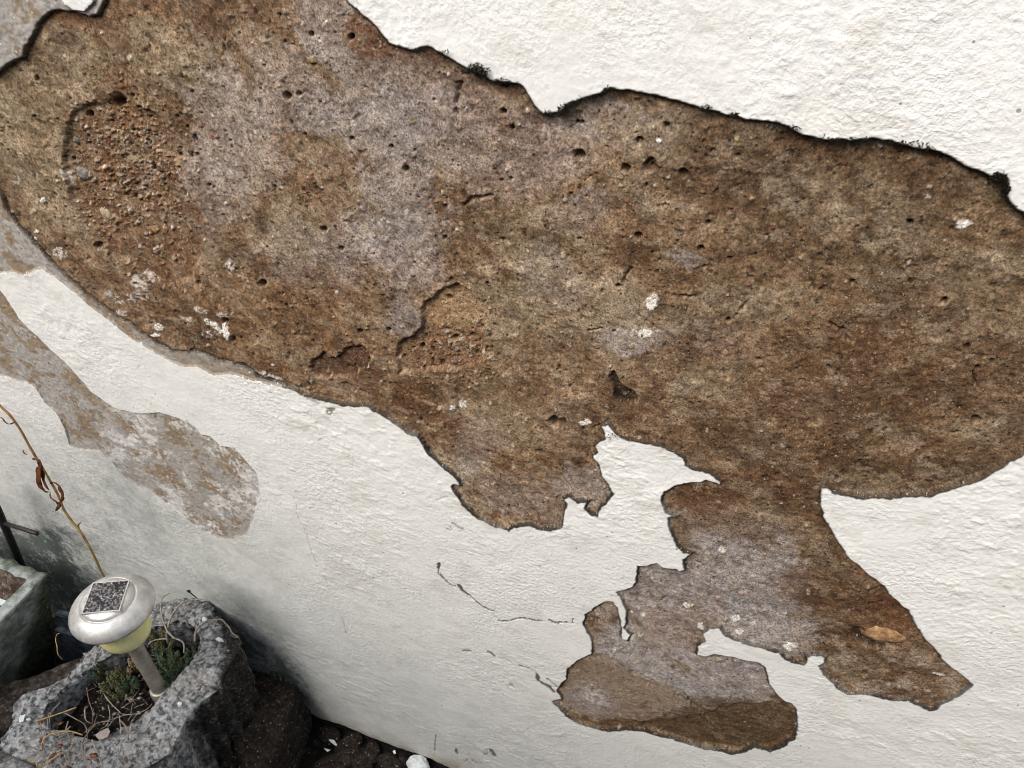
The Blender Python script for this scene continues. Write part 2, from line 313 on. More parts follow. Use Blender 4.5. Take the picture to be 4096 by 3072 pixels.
BCRACKS = [([(2520,1080),(2500,1105),(2495,1130),(2485,1150)], 4), ([(3010,1205),(2980,1220),(2955,1255),(2930,1285)], 4), ([(3320,1300),(3370,1330),(3395,1370)], 4), ([(1560,1545),(1600,1570),(1660,1600),(1750,1640)], 6),
([(1375,1550),(1420,1575),(1450,1585)], 12), ([(2630,2420),(2660,2400)], 3), ([(2650,2595),(2680,2610)], 4), ([(2740,2780),(2765,2825),(2800,2840)], 4), ([(2830,2880),(2900,2950)], 4), ([(1700,1550),(1750,1590)], 4),
([(1830,340),(1815,420),(1818,460)], 7), ([(1850,830),(1880,800),(1960,790)], 8), ([(3890,1500),(3910,1560)], 5), ([(2690,1190),(2780,1195)], 3.5), ([(2350,1330),(2400,1320)], 4), ([(3530,2350),(3480,2380)], 2), ([(2380,1715),(2430,1690)], 5)]
HOLES = [(2313,627,22,.009),(2553,567,16,.008),(1040,1143,17,.009),(891,1291,14,.008),(921,1366,14,.008),(1620,680,13,.007),(2213,1690,22,.010),(2245,1698,20,.010),(1547,1328,9,.006),(1435,1332,10,.005),(2550,950,16,.006),(2800,1000,14,.006),(2830,900,10,.006),(2470,1150,9,.006),
(1140,390,14,.006),(1240,140,12,.005),(1400,150,14,.007),(1190,380,10,.006),(3640,900,14,.007),(3600,620,8,.004),(2012,345,16,.008),(2010,450,14,.007),(3410,1135,10,.006),(3780,1215,14,.006),(3970,1450,10,.006),(3910,1480,13,.007),(3905,1690,16,.007),(2910,1290,10,.006),(2730,700,22,.005),(2500,680,18,.006),(2600,670,26,.004),(3870,1400,14,.006),(1290,920,12,.006),(1780,1210,12,.004),(3230,2100,9,.006),(3090,1790,10,.005),(2045,515,10,.006),(2300,500,8,.006),(1770,960,10,.005),(3400,2560,12,.008),(3650,2560,7,.005),(3595,2598,8,.006),(1560,590,9,.005),(1400,560,9,.005),(1360,1000,9,.005),(330,470,16,.006),(450,420,22,.008),(2660,510,13,.005),(2320,500,9,.005),(380,990,16,.006),(1810,1370,12,.005)]
# soft colour areas of the bare render: (x, y, rx, ry, angle deg, tone, strength)
LIL = lin(166, 159, 155)
GREY, WARM, DARKB, OCHRE, OLIVE, PINK = lin(160,150,143), lin(124,95,66), lin(78,60,46), lin(172,146,110), lin(150,133,106), lin(150,133,122)
AREAS = [(700,260,260,120,30,OLIVE,.6),(200,300,170,180,0,OLIVE,.65),(120,600,130,260,-10,OLIVE,.7),(900,520,160,260,-20,GREY,.6),(820,780,110,160,0,GREY,.5),(1150,380,200,130,40,GREY,.55),(1330,120,110,170,-30,GREY,.65),(1520,280,190,110,20,GREY,.6),
(1450,480,260,120,10,GREY,.7),(1700,520,260,130,10,GREY,.65),(1900,420,170,110,20,PINK,.5),(1560,760,130,200,0,GREY,.75),(1580,980,170,130,10,GREY,.85),(1250,1030,150,130,-20,GREY,.6),(1650,1100,140,70,0,PINK,.6),(1600,1290,70,60,0,GREY,.7),(1180,960,90,110,0,OLIVE,.5),
(2180,570,180,120,10,PINK,.7),(2480,510,240,70,10,GREY,.65),(2620,560,160,80,0,OLIVE,.6),(2050,700,160,110,0,PINK,.6),(2330,850,110,60,-20,GREY,.6),(2150,1000,200,160,0,OLIVE,.55),(2050,1250,170,160,0,OLIVE,.5),(2200,1130,100,100,0,GREY,.35),(2520,1350,150,50,5,GREY,.75),
(2780,1050,60,25,0,GREY,.7),(2950,1380,140,60,10,GREY,.35),(1950,1600,160,80,30,OLIVE,.6),(3350,1060,180,80,-10,OLIVE,.5),(3750,900,170,120,0,OLIVE,.55),(3950,900,70,100,0,OCHRE,.75),(3900,1200,200,160,0,OLIVE,.5),(3560,640,90,60,20,OCHRE,.5),(3130,1330,160,150,0,OCHRE,.35),
(3220,1750,70,70,0,OCHRE,.6),(3130,1830,60,30,0,OCHRE,.6),(2440,1940,45,110,0,GREY,.8),(2330,1950,100,60,0,GREY,.6),(1900,1800,80,120,40,GREY,.6),(2200,2080,60,50,0,PINK,.6),(2050,1980,150,60,0,PINK,.6),
(2900,2180,220,150,20,PINK,.85),(3010,2350,190,210,20,LIL,1.),(3080,2520,140,110,20,LIL,.95),(2650,2400,200,190,0,LIL,.8),(2820,2300,140,140,0,LIL,.85),(2560,2580,170,130,0,LIL,.95),(2720,2520,140,80,0,PINK,.8),(2620,2680,130,70,20,LIL,1.),(2760,2790,120,80,0,LIL,1.),(2920,2720,180,90,10,LIL,.9),(2330,2820,90,50,20,GREY,.9),(2400,2480,60,70,0,PINK,.5),
(700,1000,110,190,0,WARM,.5),(520,620,170,230,-20,WARM,.45),(560,900,190,160,20,WARM,.45),(400,560,140,140,0,WARM,.35),(1120,1330,230,150,20,WARM,.8),(1230,1200,100,120,0,WARM,.6),(1830,1230,120,80,20,OCHRE,.4),(1780,1420,160,90,10,WARM,.5),(1370,1460,110,60,0,lin(108,76,50),.7),(1600,1600,200,60,25,lin(98,70,46),.9),(2000,1800,200,90,20,WARM,.5),
(450,1350,400,50,38,WARM,.3),(2500,880,250,60,0,WARM,.4),(2250,1350,200,60,0,WARM,.4),(3350,1500,400,130,5,lin(112,78,50),.7),(3550,1820,420,90,0,lin(104,76,50),.6),(3050,1950,330,70,-8,lin(98,66,42),.85),(3100,2080,260,60,0,lin(96,66,44),.7),(3400,2180,90,150,-30,lin(98,68,42),.8),(3350,2420,180,100,20,lin(104,76,50),.8),(3600,2480,110,90,30,lin(120,76,42),.7),
(3550,2690,250,90,15,lin(100,80,62),.6),(2760,1960,100,40,0,lin(96,64,38),.9),(2740,2150,40,90,-20,lin(112,92,68),.8),(2900,2920,250,70,5,lin(82,62,42),.95),(2460,2720,130,60,30,lin(142,122,100),.95),(2580,2810,120,60,0,lin(142,122,102),.9),(2330,2680,80,30,-40,lin(86,60,38),.8),
(3300,760,600,130,8,lin(92,72,52),.55),(3100,620,350,60,10,lin(82,60,40),.6),(2000,330,260,40,25,lin(90,62,40),.7),(1600,210,160,60,28,lin(96,66,42),.75),(1480,150,60,90,-35,lin(100,68,44),.8),(2130,470,80,30,20,lin(84,62,44),.6),(300,60,260,40,0,lin(120,86,56),.8),(3750,700,250,60,20,lin(76,58,40),.6)]
WHITES = [(2605,1215,24,34,20,1.),(2575,1340,26,14,0,.9),(2520,1330,110,30,5,.35),(3852,900,32,22,-20,.95),(3715,800,22,9,-30,.7),(910,1070,18,30,0,.7),(800,1250,34,14,10,.85),(850,1315,40,12,35,.9),(895,1340,12,34,-20,.9),(820,1345,30,14,0,.8),(890,1265,40,20,0,.6),(450,1200,50,16,35,.6),(620,1320,22,14,0,.9),(560,1130,50,30,0,.5),(230,1020,34,24,0,.7),(540,1190,60,26,-10,.5),(470,1260,30,14,0,.6),(740,1285,40,10,8,.6),(610,1350,18,8,0,.9),
(158,809,9,9,0,1.),(134,932,8,8,0,.9),(128,963,9,7,0,.9),(2345,1692,30,14,-15,1.),(1845,1622,14,16,0,1.),(1806,1641,12,10,0,1.),(2887,2209,12,12,0,1.),(2742,2432,13,10,10,1.),(2943,2484,18,18,20,1.),(2799,2511,14,13,0,1.),(2956,2532,15,11,20,1.),(3165,2593,26,16,0,1.),(2572,2463,8,7,0,1.),(2526,2452,6,6,0,1.),(2560,2545,10,8,0,.8),(2632,572,12,11,0,.9),(2560,443,9,7,0,1.),(60,1500,40,10,0,.5),(240,230,12,8,0,.6),(2520,2560,24,18,0,.7),(560,730,40,60,20,.2),(1020,1500,60,14,10,.6),(1080,1515,50,12,20,.8),(2200,520,60,20,0,.25),(2500,1385,60,14,0,.35),(250,720,20,46,-40,.5),(50,730,16,24,0,.6),(660,170,20,10,0,.4),(3755,2710,30,8,10,.7),(3720,2790,40,8,0,.3),(3450,2750,20,8,0,.3),(3130,1790,16,9,0,.4),(2380,2790,60,40,20,.45),(1030,1985,20,30,0,.3)]

# ------------------------------------------------------------------ the wall
def axis(stops):
    out = [stops[0][0]]
    xs = [s[0] for s in stops]; ds = [s[1] for s in stops]
    while out[-1] < xs[-1]: out.append(out[-1]+float(np.interp(out[-1], xs, ds)))
    return np.array(out)
gx = axis([(-3.2, .04), (-1.75, .02), (-1.45, .0025), (-1.2, .0018), (-.8, .0014), (-.3, .00105), (.45, .00095), (.50, .02), (2.4, .04)])
gz = axis([(-.03, .003), (.2, .0024), (.5, .0017), (.9, .00115), (1.40, .0010), (1.45, .02), (2.7, .04)])
NX, NZ = len(gx), len(gz)
X, Z = np.meshgrid(gx, gz)                       # rows = z
X = X.astype(np.float64); Z = Z.astype(np.float64)
dx, dy, dz = X-CP.x, 0-CP.y, Z-CP.z
dep = dx*FW.x+dy*FW.y+dz*FW.z
dep = np.maximum(dep, .05)
PX = 2048+FPX*(dx*Rv.x+dy*Rv.y)/dep; PY = 1536-FPX*(dx*UP.x+dy*UP.y+dz*UP.z)/dep   # map coordinates the damage was drawn in

def wallpoly(P): return [(p.x, p.z) for p in (onwall(a, b) for a, b in P)]
def segdist(D, a, b, pad):
    x0, x1 = sorted((a[0], b[0])); z0, z1 = sorted((a[1], b[1]))
    i0, i1 = np.searchsorted(gx, (x0-pad, x1+pad)); j0, j1 = np.searchsorted(gz, (z0-pad, z1+pad))
    if i1 <= i0 or j1 <= j0: return
    xx = X[j0:j1, i0:i1]-a[0]; zz = Z[j0:j1, i0:i1]-a[1]; ex, ez = b[0]-a[0], b[1]-a[1]
    t_ = np.clip((xx*ex+zz*ez)/(ex*ex+ez*ez+1e-12), 0, 1)
    d = np.hypot(xx-t_*ex, zz-t_*ez); D[j0:j1, i0:i1] = np.minimum(D[j0:j1, i0:i1], d)
def sdf(P, pad=.014):
    """negative inside"""
    Q = wallpoly(P); D = np.full(X.shape, pad)
    for i in range(len(Q)): segdist(D, Q[i], Q[(i+1) % len(Q)], pad)
    q = np.array(Q); q2 = np.roll(q, -1, 0)
    inside = np.zeros(X.shape, bool)
    for j, z in enumerate(gz):
        m = (q[:, 1] > z) != (q2[:, 1] > z)
        if not m.any(): continue
        xs = np.sort(q[m, 0]+(z-q[m, 1])*(q2[m, 0]-q[m, 0])/(q2[m, 1]-q[m, 1]))
        cnt = np.searchsorted(xs, gx, 'right'); inside[j] = cnt % 2 == 1
    return np.where(inside, -D, D)
def polyline(P, pad=.012):
    Q = wallpoly(P); D = np.full(X.shape, pad)
    for i in range(len(Q)-1): segdist(D, Q[i], Q[i+1], pad)
    return D

n8 = fbm(X, Z, .010, 3, .6, 1); n3 = fbm(X, Z, .0035, 2, .6, 2); n40 = fbm(X, Z, .05, 4, .5, 3); n200 = fbm(X, Z, .22, 3, .5, 4)
jag = n8*.0012+.0009*fbm(X, Z, .022, 3, .5, 18)
sD = sdf(DEEP)+jag
pl = np.minimum(np.minimum(sdf(STRIP), sdf(TOPLEFT)), sdf(TAIL))+jag*.8
base_gap = (Z-.010-.008*fbm(X, X*0, .05, 4, .6, 5))      # plaster stops raggedly just above the ground
sD = np.minimum(sD, np.where(base_gap < .014, base_gap, .014))

def blob(x, y, rx, ry, ang, soft=True):
    a = math.radians(ang); u = (PX-x)*math.cos(a)+(PY-y)*math.sin(a); v_ = -(PX-x)*math.sin(a)+(PY-y)*math.cos(a)
    return (u/rx)**2+(v_/ry)**2
def win(x, y, r):                                # index window round a map point
    p = onwall(x, y); s = (p-CP).length/FPX*r*3.5
    i0, i1 = np.searchsorted(gx, (p.x-s*1.6, p.x+s*1.6)); j0, j1 = np.searchsorted(gz, (p.z-s*2.2, p.z+s*2.2))
    return slice(j0, j1), slice(i0, i1)

# thickness of plaster + render that fell off
T = (.0038+.0009*n200)*(1-.25*sstep(1500, 2500, PY))+.0012*sstep(900, 300, PX)
T = T*(1-.45*np.exp(-blob(2700, 2500, 600, 500, 0)))*(1-.3*np.exp(-blob(2150, 2000, 250, 200, 0)))
T = np.clip(T, .0026, .02)
gzD = np.gradient(sdf(DEEP)+n8*.0006, gz, axis=0)
bot = sstep(.15, .7, -gzD)*(np.abs(sD) < .0125)              # lower edges break off in a slope, upper edges overhang
ramp = sstep(.0010, -.0010-.0036*bot, sD)                  # 0 on plaster, 1 on bare render
ru = sstep(.0005, -.0005, pl)*(1-ramp)
# painted plaster relief (towards the viewer = negative y)
rough = sstep(-.35, .5, fbm(X, Z, .16, 3, .5, 6))
hp = .0016*n200+.0006*n40
hp += (.00022*fbm(X, Z, .0060, 3, .6, 7, math.radians(-4), 1.4))*(.25+.95*sstep(.2, .9, rough))
hp += .0003*np.maximum(0, fbm(X, Z, .016, 3, .55, 8, math.radians(-10), 2.0)-.25)*(.4+rough)
hp += .0003*np.abs(fbm(X, Z, .06, 4, .5, 9, math.radians(-30), 1.8))
hp += .0005*sstep(.15, .8, fbm(X, Z, .009, 3, .5, 17, math.radians(-8), 1.4))*(.15+rough)
# bare render relief
hb = .0018*n40+.0022*fbm(X, Z, .12, 3, .5, 10)+.0006*fbm(X, Z, .014, 3, .55, 11)+.0003*fbm(X, Z, .005, 2, .6, 12)
hb -= .0009*np.maximum(0, np.abs(fbm(X, Z, .03, 3, .5, 13, math.radians(-8), 1.8))-.45)
rec = np.zeros(X.shape)
recs = {}
for nm, P, d in (('A', REC_A, .0042), ('B', REC_B, .0052), ('C', REC_C, .0046), ('D', REC_D, .006), ('E', REC_E, .0030), ('F', REC_F, .005)):
    s = sdf(P)+jag*(2.8 if nm == 'E' else 1.6); m = sstep(.0008, -.0008, s) if nm != 'A' else sstep(.004, -.003, s); recs[nm] = m; rec = np.maximum(rec, m*d)
slab = sstep(.0009, -.0009, sdf(SLAB)+jag*2.6); rec -= slab*.0026
recs['B'] *= 1
hb *= sstep(.0, .012, -sD)*.9+.1
hb -= rec
hb = np.minimum(hb, T-.0016)
hu = hp*.35+.0006*fbm(X, Z, .006, 3, .6, 14)
ucut = .0016+.001*np.exp(-blob(600, 1350, 500, 200, 30))
H = hp*(1-ramp)*(1-ru)+(hu-ucut)*ru+(hb-T)*ramp
CRACKS = [(P, wd*(1.0 if wd > 3.2 and st > .8 else 1), st) for P, wd, st in CRACKS]
for P, wd, st in CRACKS:                         # cracks and chips in the paint
    r_ = wd*(onwall(*P[0])-CP).length/FPX
    d = polyline(P)+n3*.0012+n8*.0006
    H -= .0014*sstep(r_*1.1, r_*.3, d)*(1-ramp)*min(1, st+.2)
crackmask = np.zeros(X.shape)
for P, wd, st in CRACKS:
    r_ = wd*(onwall(*P[0])-CP).length/FPX
    d = polyline(P)+n3*.0012+n8*.0006
    crackmask = np.maximum(crackmask, st*sstep(r_*1.3, r_*.6, d))
for P, wd in BCRACKS:
    r_ = wd*(onwall(*P[0])-CP).length/FPX
    H -= .004*sstep(r_*1.5, r_*.4, polyline(P)+n3*.001+n8*.0008)*ramp

# ---- colours
def lerp(a, b, m): return a*(1-m[..., None])+np.array(b)*m[..., None]
Cb = np.empty(X.shape+(3,)); Cb[:] = lin(134, 108, 82)
blot = fbm(X, Z, .045, 5, .6, 20); blot2 = fbm(X, Z, .02, 4, .6, 21); fine = fbm(X, Z, .005, 3, .6, 22)
Cb = lerp(Cb, lin(92, 71, 50), sstep(.0, .7, blot)*.8)
Cb = lerp(Cb, lin(158, 142, 120), sstep(.05, .7, -blot)*.6)
WX = n40*45+blot2*30; gmask = np.zeros(X.shape)
for x, y, rx, ry, ang, col, st in AREAS:
    a = math.radians(ang); u = (PX+WX-x)*math.cos(a)+(PY+blot*45-y)*math.sin(a); v_ = -(PX+WX-x)*math.sin(a)+(PY+blot*45-y)*math.cos(a)
    d = (u/rx)**2+(v_/ry)**2
    m = np.clip(sstep(.30, .62, np.exp(-d*.55)+.26*blot2+.16*blot+.16*fine)*st, 0, 1)*np.exp(-d*.1)
    Cb = lerp(Cb, col, m)
    if col in (GREY, LIL, PINK): gmask = np.maximum(gmask, m)
right = sstep(2300, 3500, PX)*sstep(2700, 1900, PY)
Cb *= (1-.22*right)[..., None]
Cb = lerp(Cb, lin(106, 85, 62), right*.45)
Cb *= (.96+.20*blot2+.10*fine)[..., None].clip(.5, 1.5)
q1 = fbm(X, Z, .024, 5, .62, 51, math.radians(-8), 1.4); q2 = fbm(X, Z, .012, 4, .62, 52, math.radians(-8), 1.3); q3 = fbm(X, Z, .0065, 3, .6, 53); q4 = fbm(X, Z, .05, 5, .62, 54, math.radians(-10), 1.7)
kq = 1-.72*np.clip(gmask*1.2, 0, 1)
Cb = lerp(Cb, lin(84, 62, 42), sstep(.08, .26, q1)*.36*kq)
Cb = lerp(Cb, lin(160, 140, 112), sstep(.18, .36, -q1)*.26*kq)
Cb = lerp(Cb, lin(78, 57, 38), sstep(.20, .34, q2)*.38*kq)
Cb = lerp(Cb, lin(166, 149, 126), sstep(.28, .42, -q2)*.30)
Cb = lerp(Cb, lin(92, 67, 45), sstep(.12, .34, q4)*.32*kq)
Cb = lerp(Cb, lin(150, 138, 116), sstep(.2, .4, -q4)*.22*kq)
pitm = sstep(.72, .84, q3+.15*blot)*ramp*kq
Cb = lerp(Cb, lin(52, 38, 26), pitm*.65); H -= .0012*pitm
H -= (.0004*sstep(.10, .26, q1)+.0004*sstep(.20, .34, q2))*ramp*sstep(0, .006, -sD)*kq
gravel = recs['A']*.6
Cb = lerp(Cb, lin(106, 72, 46), np.clip(gravel*1.5, 0, 1)*np.clip(.42+.35*blot2+.3*q2, 0, .8))
# damp grime along the broken plaster edge, with edge shade put into the colour
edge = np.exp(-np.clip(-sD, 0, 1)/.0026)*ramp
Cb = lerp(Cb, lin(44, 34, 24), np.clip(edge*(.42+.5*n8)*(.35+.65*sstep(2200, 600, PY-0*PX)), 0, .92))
Cb = lerp(Cb, lin(156, 126, 92), recs['B']*sstep(1420, 1280, PY)*(.6+.2*q2))
Cb = lerp(Cb, lin(124, 94, 68), recs['B']*sstep(1300, 1400, PY)*(.6+.2*q2))
Cb = lerp(Cb, lin(94, 68, 49), recs['C']*.85)
Cb = lerp(Cb, lin(44, 32, 22), np.maximum(recs['D'], recs['F'])*.85)
Cb = lerp(Cb, lin(88, 70, 48), recs['E']*np.clip(.78+.4*q2, 0, .95))
Cb = lerp(Cb, lin(146, 129, 111), slab*np.clip(.62+.45*q2+.3*q3, 0, .9))
Cb = lerp(Cb, lin(160, 150, 146), slab*np.exp(-blob(2370, 2800, 90, 55, 20))*.9)
mot = np.exp(-blob(3560, 2700, 330, 120, 15))
Cb = lerp(Cb, lin(164, 150, 132), np.clip(sstep(.15, .5, fbm(X, Z, .02, 4, .6, 44))*mot*.75, 0, 1))
Cb *= (1+.28*fbm(X, Z, .004, 2, .6, 45)*(1-.5*slab))[..., None].clip(.5, 1.6)
lc_ = 1.3*np.exp(-((sD+.0015)/.0015)**2)*sstep(1180, 1100, PX)*sstep(700, 900, PY)*(.6+.5*n8).clip(0, 1)
H -= .004*lc_; Cb = lerp(Cb, lin(30, 26, 22), np.clip(lc_, 0, 1)*.9)
for x, y, rx, ry, ang, st in WHITES:
    R = max(rx, ry); s_ = win(x, y, R); a = math.radians(ang)
    u = (PX[s_]-x)*math.cos(a)+(PY[s_]-y)*math.sin(a); v_ = -(PX[s_]-x)*math.sin(a)+(PY[s_]-y)*math.cos(a)
    d = (u/rx)**2+(v_/ry)**2+.7*n8[s_]+.5*n3[s_]+.3*fine[s_]
    m = sstep(1.15, .75, d)*(1 if st > .85 else st*sstep(-.5, .3, n3[s_]+fine[s_]))
    Cb[s_] = lerp(Cb[s_], lin(222, 216, 206), np.clip(m, 0, 1)); H[s_] += .0007*m
for x, y, r, dpt in HOLES:
    s_ = win(x, y, r); d = np.sqrt((PX[s_]-x)**2+(PY[s_]-y)**2)*(1+.25*n8[s_])/r
    m = sstep(1.1, .7, d)*ramp[s_]; H[s_] -= dpt*m; Cb[s_] = lerp(Cb[s_], lin(60, 44, 30), m*.7)
pr = random.Random(5)
def inmain(x, y): return True
for k in range(3600):                            # random pits and pebbles scattered over the bare render
    x = pr.triangular(-40, 4140, 1200); y = pr.uniform(-40, 3000)
    if 900 < k < 1500: x = pr.gauss(500, 170); y = pr.gauss(620, 160)
    if k < 700: x = pr.gauss(520, 150); y = pr.gauss(760, 220)
    elif k < 900: x = pr.gauss(1800, 90); y = pr.gauss(1420, 60)
    pit = pr.random() < .22 and k > 700
    r = (pr.uniform(2.4, 4.4) if pr.random() < .78 else pr.uniform(4.4, 9))
    s_ = win(x, y, r)
    if s_[0].start >= s_[0].stop or s_[1].start >= s_[1].stop: continue
    dd = np.sqrt(((PX[s_]-x)*pr.uniform(.7, 1.3))**2+((PY[s_]-y)*pr.uniform(.7, 1.3))**2)*(1+.35*n3[s_]+.3*n8[s_])/r
    inrec = recs['A'][s_].max() > .5 or recs['B'][s_].max() > .5
    if k < 700 and not inrec: continue
    m = sstep(1.15, .75, dd)*ramp[s_]
    if pit: H[s_] -= .0028*m; Cb[s_] = lerp(Cb[s_], lin(52, 38, 27), m*.7)
    else:
        pc = pr.choice([lin(176, 158, 136), lin(168, 146, 118), lin(150, 136, 122), lin(196, 184, 166), lin(136, 86, 62), lin(120, 112, 104), lin(150, 128, 84)])
        H[s_] += .0014*np.sqrt(np.clip(1-dd*dd*.8, 0, 1))*ramp[s_]; Cb[s_] = lerp(Cb[s_], pc, m*pr.uniform(.4, .9))
# grey undercoat colours
Cu = np.empty_like(Cb); Cu[:] = lin(172, 166, 158)
Cu = lerp(Cu, lin(142, 122, 96), sstep(.0, .4, np.abs(fbm(X, Z, .06, 4, .6, 30))*1.3-.3+.45*blot2+.45*n8+.3*n3)*.85)
tailm = np.exp(-blob(750, 1900, 420, 260, 40))
Cu = lerp(Cu, lin(216, 213, 208), np.clip(sstep(-.1, .5, fbm(X, Z, .04, 4, .65, 31)+.45*n3+.3*n8)*sstep(.15, .6, tailm), 0, 1)*.92)
Cu = lerp(Cu, lin(150, 122, 90), np.exp(-blob(700, 1420, 260, 45, 25))*.0)
Cu *= (.97+.12*n8+.08*fine)[..., None]
Cu = lerp(Cu, lin(150, 138, 124), np.clip(np.exp(-blob(850, 1470, 260, 40, 12))*1.2, 0, 1)*.8)
# painted plaster colours
Cp = np.empty_like(Cb); Cp[:] = lin(238, 236, 230)
Cp = lerp(Cp, lin(212, 204, 190), sstep(.3, .95, fbm(X, Z, .06, 4, .6, 32))*.25)
Cp = lerp(Cp, lin(214, 208, 198), sstep(.3, .9, fbm(X, Z, .018, 3, .6, 33, -.1, 1.8)+.2*rough)*.45)
alg_shade = (1.0*np.exp(-blob(40, 2260, 200, 150, 20))+.9*np.exp(-blob(280, 2440, 150, 210, 0))+.5*np.exp(-blob(200, 2200, 90, 120, 0))+.75*np.exp(-blob(960, 2600, 190, 120, 50))+.8*np.exp(-blob(1180, 2760, 60, 160, -30))+.25*np.exp(-blob(500, 2000, 500, 260, 20)))  # algae, plus shade beside the planter painted into the colour
alg_shade = np.clip(alg_shade*(1+.6*blot+.5*n8+.4*n3), 0, .93)
film_shade = (.42*np.exp(-blob(500, 2350, 900, 520, 30))+.35*np.exp(-blob(1600, 2900, 1100, 380, 20)))
film_shade = np.clip(film_shade*(1+.35*blot+.25*n8+.2*n3), 0, .9)
Cp = lerp(Cp, lin(196, 202, 198), film_shade)     # shade at the wall foot painted into the colour, over a damp grey-green film
Cp = lerp(Cp, lin(92, 102, 96), alg_shade)
Cp = lerp(Cp, lin(168, 158, 138), np.clip(sstep(.07, .0, Z)*(.6+.5*blot2), 0, .8))
for x, y, rx, ry, ang, st in [(1330,1640,30,26,60,.9),(1240,1590,60,12,22,.6),(1800,2112,14,10,0,.7),(1835,2115,14,7,30,.6),(1945,3010,20,12,30,.9),(1895,2140,14,4,0,.6),(2055,2750,28,10,20,.5),(2040,2735,20,8,20,.4),(4060,100,40,20,0,.25),(1970,1930,10,5,0,.3),(3010,2340,8,8,0,.0),(3810,2322,10,5,0,.6),(1890,3045,50,8,10,.5),(1700,1585,10,5,0,.0)]:
    if st == 0: continue
    s_ = win(x, y, max(rx, ry)); a = math.radians(ang)
    u = (PX[s_]-x)*math.cos(a)+(PY[s_]-y)*math.sin(a); v_ = -(PX[s_]-x)*math.sin(a)+(PY[s_]-y)*math.cos(a)
    m = sstep(1.1, .6, (u/rx)**2+(v_/ry)**2+.9*n8[s_]+.9*n3[s_])*st*sstep(-.4, .2, n3[s_]+fine[s_])
    Cp[s_] = lerp(Cp[s_], lin(120, 110, 98), np.clip(m, 0, 1)); H[s_] -= .0008*m
Cp = lerp(Cp, lin(74, 66, 56), crackmask*.9)
# broken edge of the plaster body is grey cement with dark grime on the upper edges
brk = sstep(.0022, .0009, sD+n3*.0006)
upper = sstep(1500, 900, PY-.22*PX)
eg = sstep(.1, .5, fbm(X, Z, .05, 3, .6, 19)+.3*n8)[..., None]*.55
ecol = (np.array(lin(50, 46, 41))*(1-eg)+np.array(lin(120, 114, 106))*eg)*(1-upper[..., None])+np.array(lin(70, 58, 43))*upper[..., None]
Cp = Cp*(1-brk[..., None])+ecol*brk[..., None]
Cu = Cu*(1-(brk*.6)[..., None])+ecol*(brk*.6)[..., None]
gapm = sstep(.002, -.004, base_gap)
Cb = lerp(Cb, lin(20, 17, 14), gapm)
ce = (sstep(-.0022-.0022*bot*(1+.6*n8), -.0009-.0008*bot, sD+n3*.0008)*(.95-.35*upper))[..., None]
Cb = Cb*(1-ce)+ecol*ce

co = np.empty(X.shape+(3,), np.float32); co[..., 0] = X; co[..., 1] = -H; co[..., 2] = Z
cls_v = np.where(sD < -.0010, 2, np.where(ru > .5, 1, 0)).astype(np.int8)
fc = np.maximum(np.maximum(cls_v[:-1, :-1], cls_v[1:, :-1]), np.maximum(cls_v[:-1, 1:], cls_v[1:, 1:]))
idx = np.arange(NX*NZ, dtype=np.int32).reshape(NZ, NX)
quads = np.stack([idx[:-1, :-1], idx[:-1, 1:], idx[1:, 1:], idx[1:, :-1]], -1)
WALL = empty('house_wall', (0, 0, 0), label='old house wall of flaking white painted plaster over brown sandy render', cat='wall')
def wallpart(name, k, colarr, mat, **kw):
    q = quads[fc == k]; used = np.unique(q); remap = np.full(NX*NZ, -1, np.int32); remap[used] = np.arange(len(used), dtype=np.int32)
    q = remap[q]; me = bpy.data.meshes.new(name)
    me.vertices.add(len(used)); me.vertices.foreach_set('co', co.reshape(-1, 3)[used].ravel())
    me.loops.add(q.size); me.loops.foreach_set('vertex_index', q.ravel())
    me.polygons.add(len(q)); me.polygons.foreach_set('loop_start', np.arange(0, q.size, 4, dtype=np.int32))
    me.polygons.foreach_set('loop_total', np.full(len(q), 4, np.int32))
    me.polygons.foreach_set('use_smooth', np.ones(len(q), bool))
    me.update(calc_edges=True)
    ca = me.attributes.new('Col', 'FLOAT_COLOR', 'POINT')
    rgba = np.ones((len(used), 4), np.float32); rgba[:, :3] = np.clip(colarr.reshape(-1, 3)[used], 0.004, .9)
    ca.data.foreach_set('color', rgba.ravel()); me.materials.append(mat)
    o = bpy.data.objects.new(name, me); COL.objects.link(o); o.parent = WALL; return props(o, **kw)
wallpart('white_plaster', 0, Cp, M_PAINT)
wallpart('grey_undercoat', 1, Cu, M_UNDER)
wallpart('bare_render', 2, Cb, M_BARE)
# the body of the wall behind its skin
m = MB(); m.add([(x, y, z) for x in (-3.2, 2.4) for y in (.035, .30) for z in (-.03, 2.7)], [(0, 1, 3, 2), (4, 6, 7, 5), (0, 4, 5, 1), (2, 3, 7, 6), (1, 5, 7, 3), (0, 2, 6, 4)])
m.build('masonry', M_BROWNC, WALL, smooth=False)
